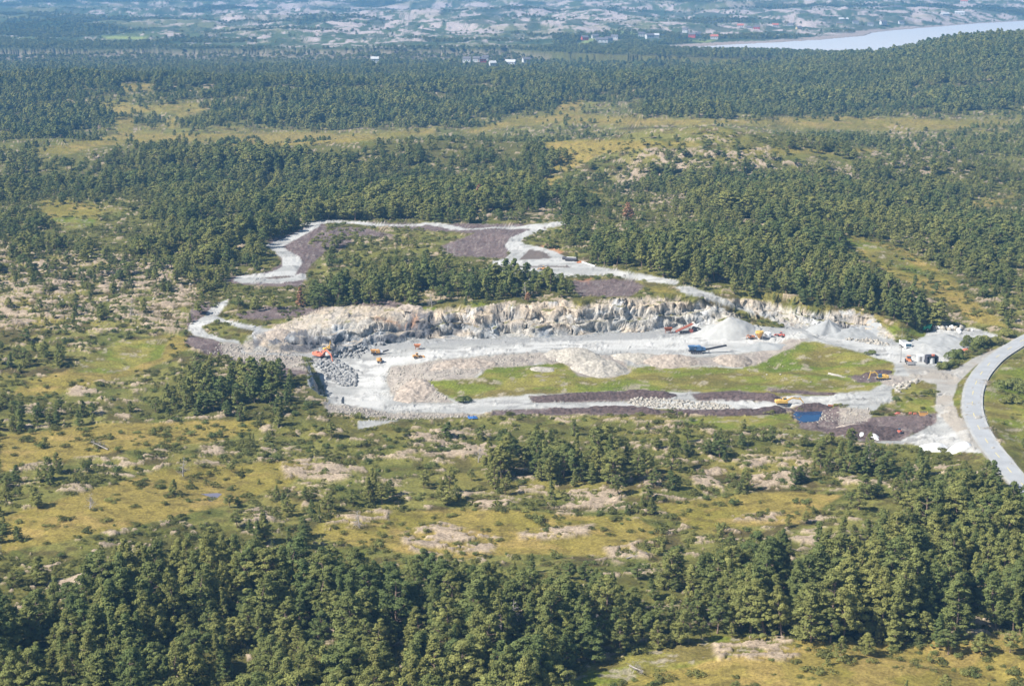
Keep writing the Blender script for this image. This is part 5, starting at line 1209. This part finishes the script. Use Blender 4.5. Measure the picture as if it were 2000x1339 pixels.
for k, (a_, b_, H_, lb, tilt) in enumerate(SN):
    sg = snag(500 + k, H_, spread=1.1); tv, tf = tubes(sg[:6], 6); bv, bf = tubes(sg[6:], 3)
    x, y, z = hit1(a_, b_); e = link(bpy.data.objects.new("dead_pine", None)); e.location = (x, y, z + (.15 if tilt else -.2)); e.rotation_euler = (math.radians(-tilt) if k != 12 else math.radians(78), 0, math.radians({12: 20, 13: 60, 14: -60}.get(k, 0)))
    tag(e, lb, "dead tree"); link(bpy.data.objects.new("trunk", npmesh("trunk", tv, tf, M['dead'])), e); link(bpy.data.objects.new("branches", npmesh("branches", bv, bf, M['dead'])), e)
for k, (a_, b_, h_, lb) in enumerate([(588,597,6.5,"red-brown dying pine at the left end of the wood above the cliff"),(935,398,9,"orange-brown dying pine in the wood behind the top road"),(1226,432,8,"orange-brown dying pine right of the top road's end"),(1030,590,3.5,"small rust-red pine among the bare grey trees above the cliff")]):
    x, y, z = hit1(a_, b_); e = link(bpy.data.objects.new("dying_pine", None)); e.location = (x, y, z - .1); e.scale = (h_ / 10 * 1.35, h_ / 10 * 1.35, h_ / 10); e.rotation_euler = (0, 0, k); tag(e, lb, "pine tree")
    (tv, tf), (cv, cf) = pine(600 + k, 'cone' if k == 0 else 'round', 1500, .3); link(bpy.data.objects.new("trunk", npmesh("trunk", tv, tf, M['bark'])), e); link(bpy.data.objects.new("crown", npmesh("crown", cv, cf, M['rust'])), e)
# roadside broadleaf bushes
for k, (a_, b_, s_, lb) in enumerate([(1912,678,3.0,"large round green bush beside the upper road bend"),(1935,672,2.6,"green bush between the large roadside bush and the road"),(1868,702,2.7,"dark green bush right of the tank shed"),(1842,718,1.6,"low bush in front of the tank shed"),(1856,714,1.6,"low bush right of the tank shed, by the track"),(1968,657,2.0,"small tree at the road's upper end"),
   (903,786,1.7,"dark green bush at the meadow's lower left corner"),(1985,762,3.2,"dark pine bush right of the main road"),(1978,785,2.2,"small dark pine right of the main road bend"),(1703,692,1.2,"dark juniper on the meadow's upper right slope")]):
    V, F = bush(700 + k, 2600, .085, None, 1.0); x, y, z = hit1(a_, b_); o = link(bpy.data.objects.new("roadside_bush", npmesh("roadside_bush", V, F, M['needles']))); o.location = (x, y, z - .1); o.scale = (s_,) * 3; tag(o, lb, "bush")

# ------------------------------------------------------------------ farms and houses round the fjord
for k, (x, y, z, w_, kind) in enumerate(HOUSES):
    wall, roof = {'w': ('hwhite', 'hroof'), 'r': ('hred', 'hroof'), 'wr': ('hwhite', 'hroofr'), 'y': ('hyel', 'hroof'), 'b': ('hwhite', 'hwhite')}[kind]
    e = link(bpy.data.objects.new("farmhouse" if w_ < 18 else "barn", None)); e.location = (x, y, z); e.rotation_euler = (0, 0, R.uniform(-.35, .35))
    pw = place_words(*[float(v) for v in PJ(x, y, z)]); nm = {'w': 'white house with dark roof', 'r': 'red house with dark roof', 'wr': 'white house with red roof', 'y': 'ochre house with dark roof', 'b': 'all-white building'}[kind]
    tag(e, ("large " if w_ >= 18 else "") + nm + ", " + pw, "house" if w_ < 18 else "barn", "houses round the fjord")
    d_ = w_ * .7; h_ = 5.0; rh = 2.8
    MB().box((0, 0, h_ / 2 - .5), (w_, d_, h_ + 1)).add([(-w_/2, -d_/2, h_), (-w_/2, d_/2, h_), (-w_/2, 0, h_ + rh), (w_/2, -d_/2, h_), (w_/2, d_/2, h_), (w_/2, 0, h_ + rh)], [(0,2,1),(3,4,5)]).build("wall", wall, e)
    rf = MB().add([(-w_/2-.4, -d_/2-.5, h_-.2), (w_/2+.4, -d_/2-.5, h_-.2), (w_/2+.4, 0, h_+rh+.12), (-w_/2-.4, 0, h_+rh+.12), (w_/2+.4, d_/2+.5, h_-.2), (-w_/2-.4, d_/2+.5, h_-.2),
        (-w_/2-.4, -d_/2-.5, h_+.1), (w_/2+.4, -d_/2-.5, h_+.1), (w_/2+.4, 0, h_+rh+.42), (-w_/2-.4, 0, h_+rh+.42), (w_/2+.4, d_/2+.5, h_+.1), (-w_/2-.4, d_/2+.5, h_+.1)],
        [(6,7,8,9),(9,8,10,11),(0,3,2,1),(3,5,4,2),(0,1,7,6),(5,11,10,4),(1,2,8,7),(2,4,10,8),(0,6,9,3),(3,9,11,5)]).build("roof", roof, e)
    MB().box((w_*.2, 0, h_+rh+.5), (.9, .9, 1.4)).build("chimney", 'hroof', rf)
    for sx in (-.3, 0, .3): MB().box((sx * w_, -d_/2 - .03, 2.6), (w_ * .12, .1, 1.3)).build("window", 'glass', e)
# ------------------------------------------------------------------ still water
x, y, z = hit1(1578, 815)
sheet("pond_water", wpoly([(1549,802),(1612,797),(1603,812),(1598,822),(1560,825),(1549,815)], POND_Z), POND_Z + .01, water_mat("pond_surface", (.012,.05,.13), .03, .01, 1.0))
sheet("bog_pool", wpoly([(392,964),(425,962),(434,964),(424,972),(413,979),(403,974),(410,970)], BOGPOOL_Z), BOGPOOL_Z + .01, M_BOGW := water_mat("bog_pool_surface", (.17,.16,.20), .35, .02, 2.0))

# ------------------------------------------------------------------ air
def haze_box():
    x0, x1, y0, y1, z0, z1 = -7300, 7300, -300, 9700, -40, 420
    V = [(x, y, z) for z in (z0, z1) for y in (y0, y1) for x in (x0, x1)]
    F = [(0,2,3,1),(4,5,7,6),(0,1,5,4),(2,6,7,3),(0,4,6,2),(1,3,7,5)]
    m = bpy.data.materials.new("haze_air"); m.use_nodes = True; N = m.node_tree.nodes; N.remove(N['Principled BSDF'])
    v = N.new('ShaderNodeVolumePrincipled'); v.inputs['Color'].default_value = (.22, .54, 1.0, 1); v.inputs['Density'].default_value = 0.00016
    v.inputs['Anisotropy'].default_value = 0.0
    m.node_tree.links.new(v.outputs[0], N['Material Output'].inputs['Volume'])
    o = link(bpy.data.objects.new("haze", npmesh("haze", V, F, m))); o['kind'] = 'stuff'; o['label'] = "pale blue summer haze over the far country"
haze_box()
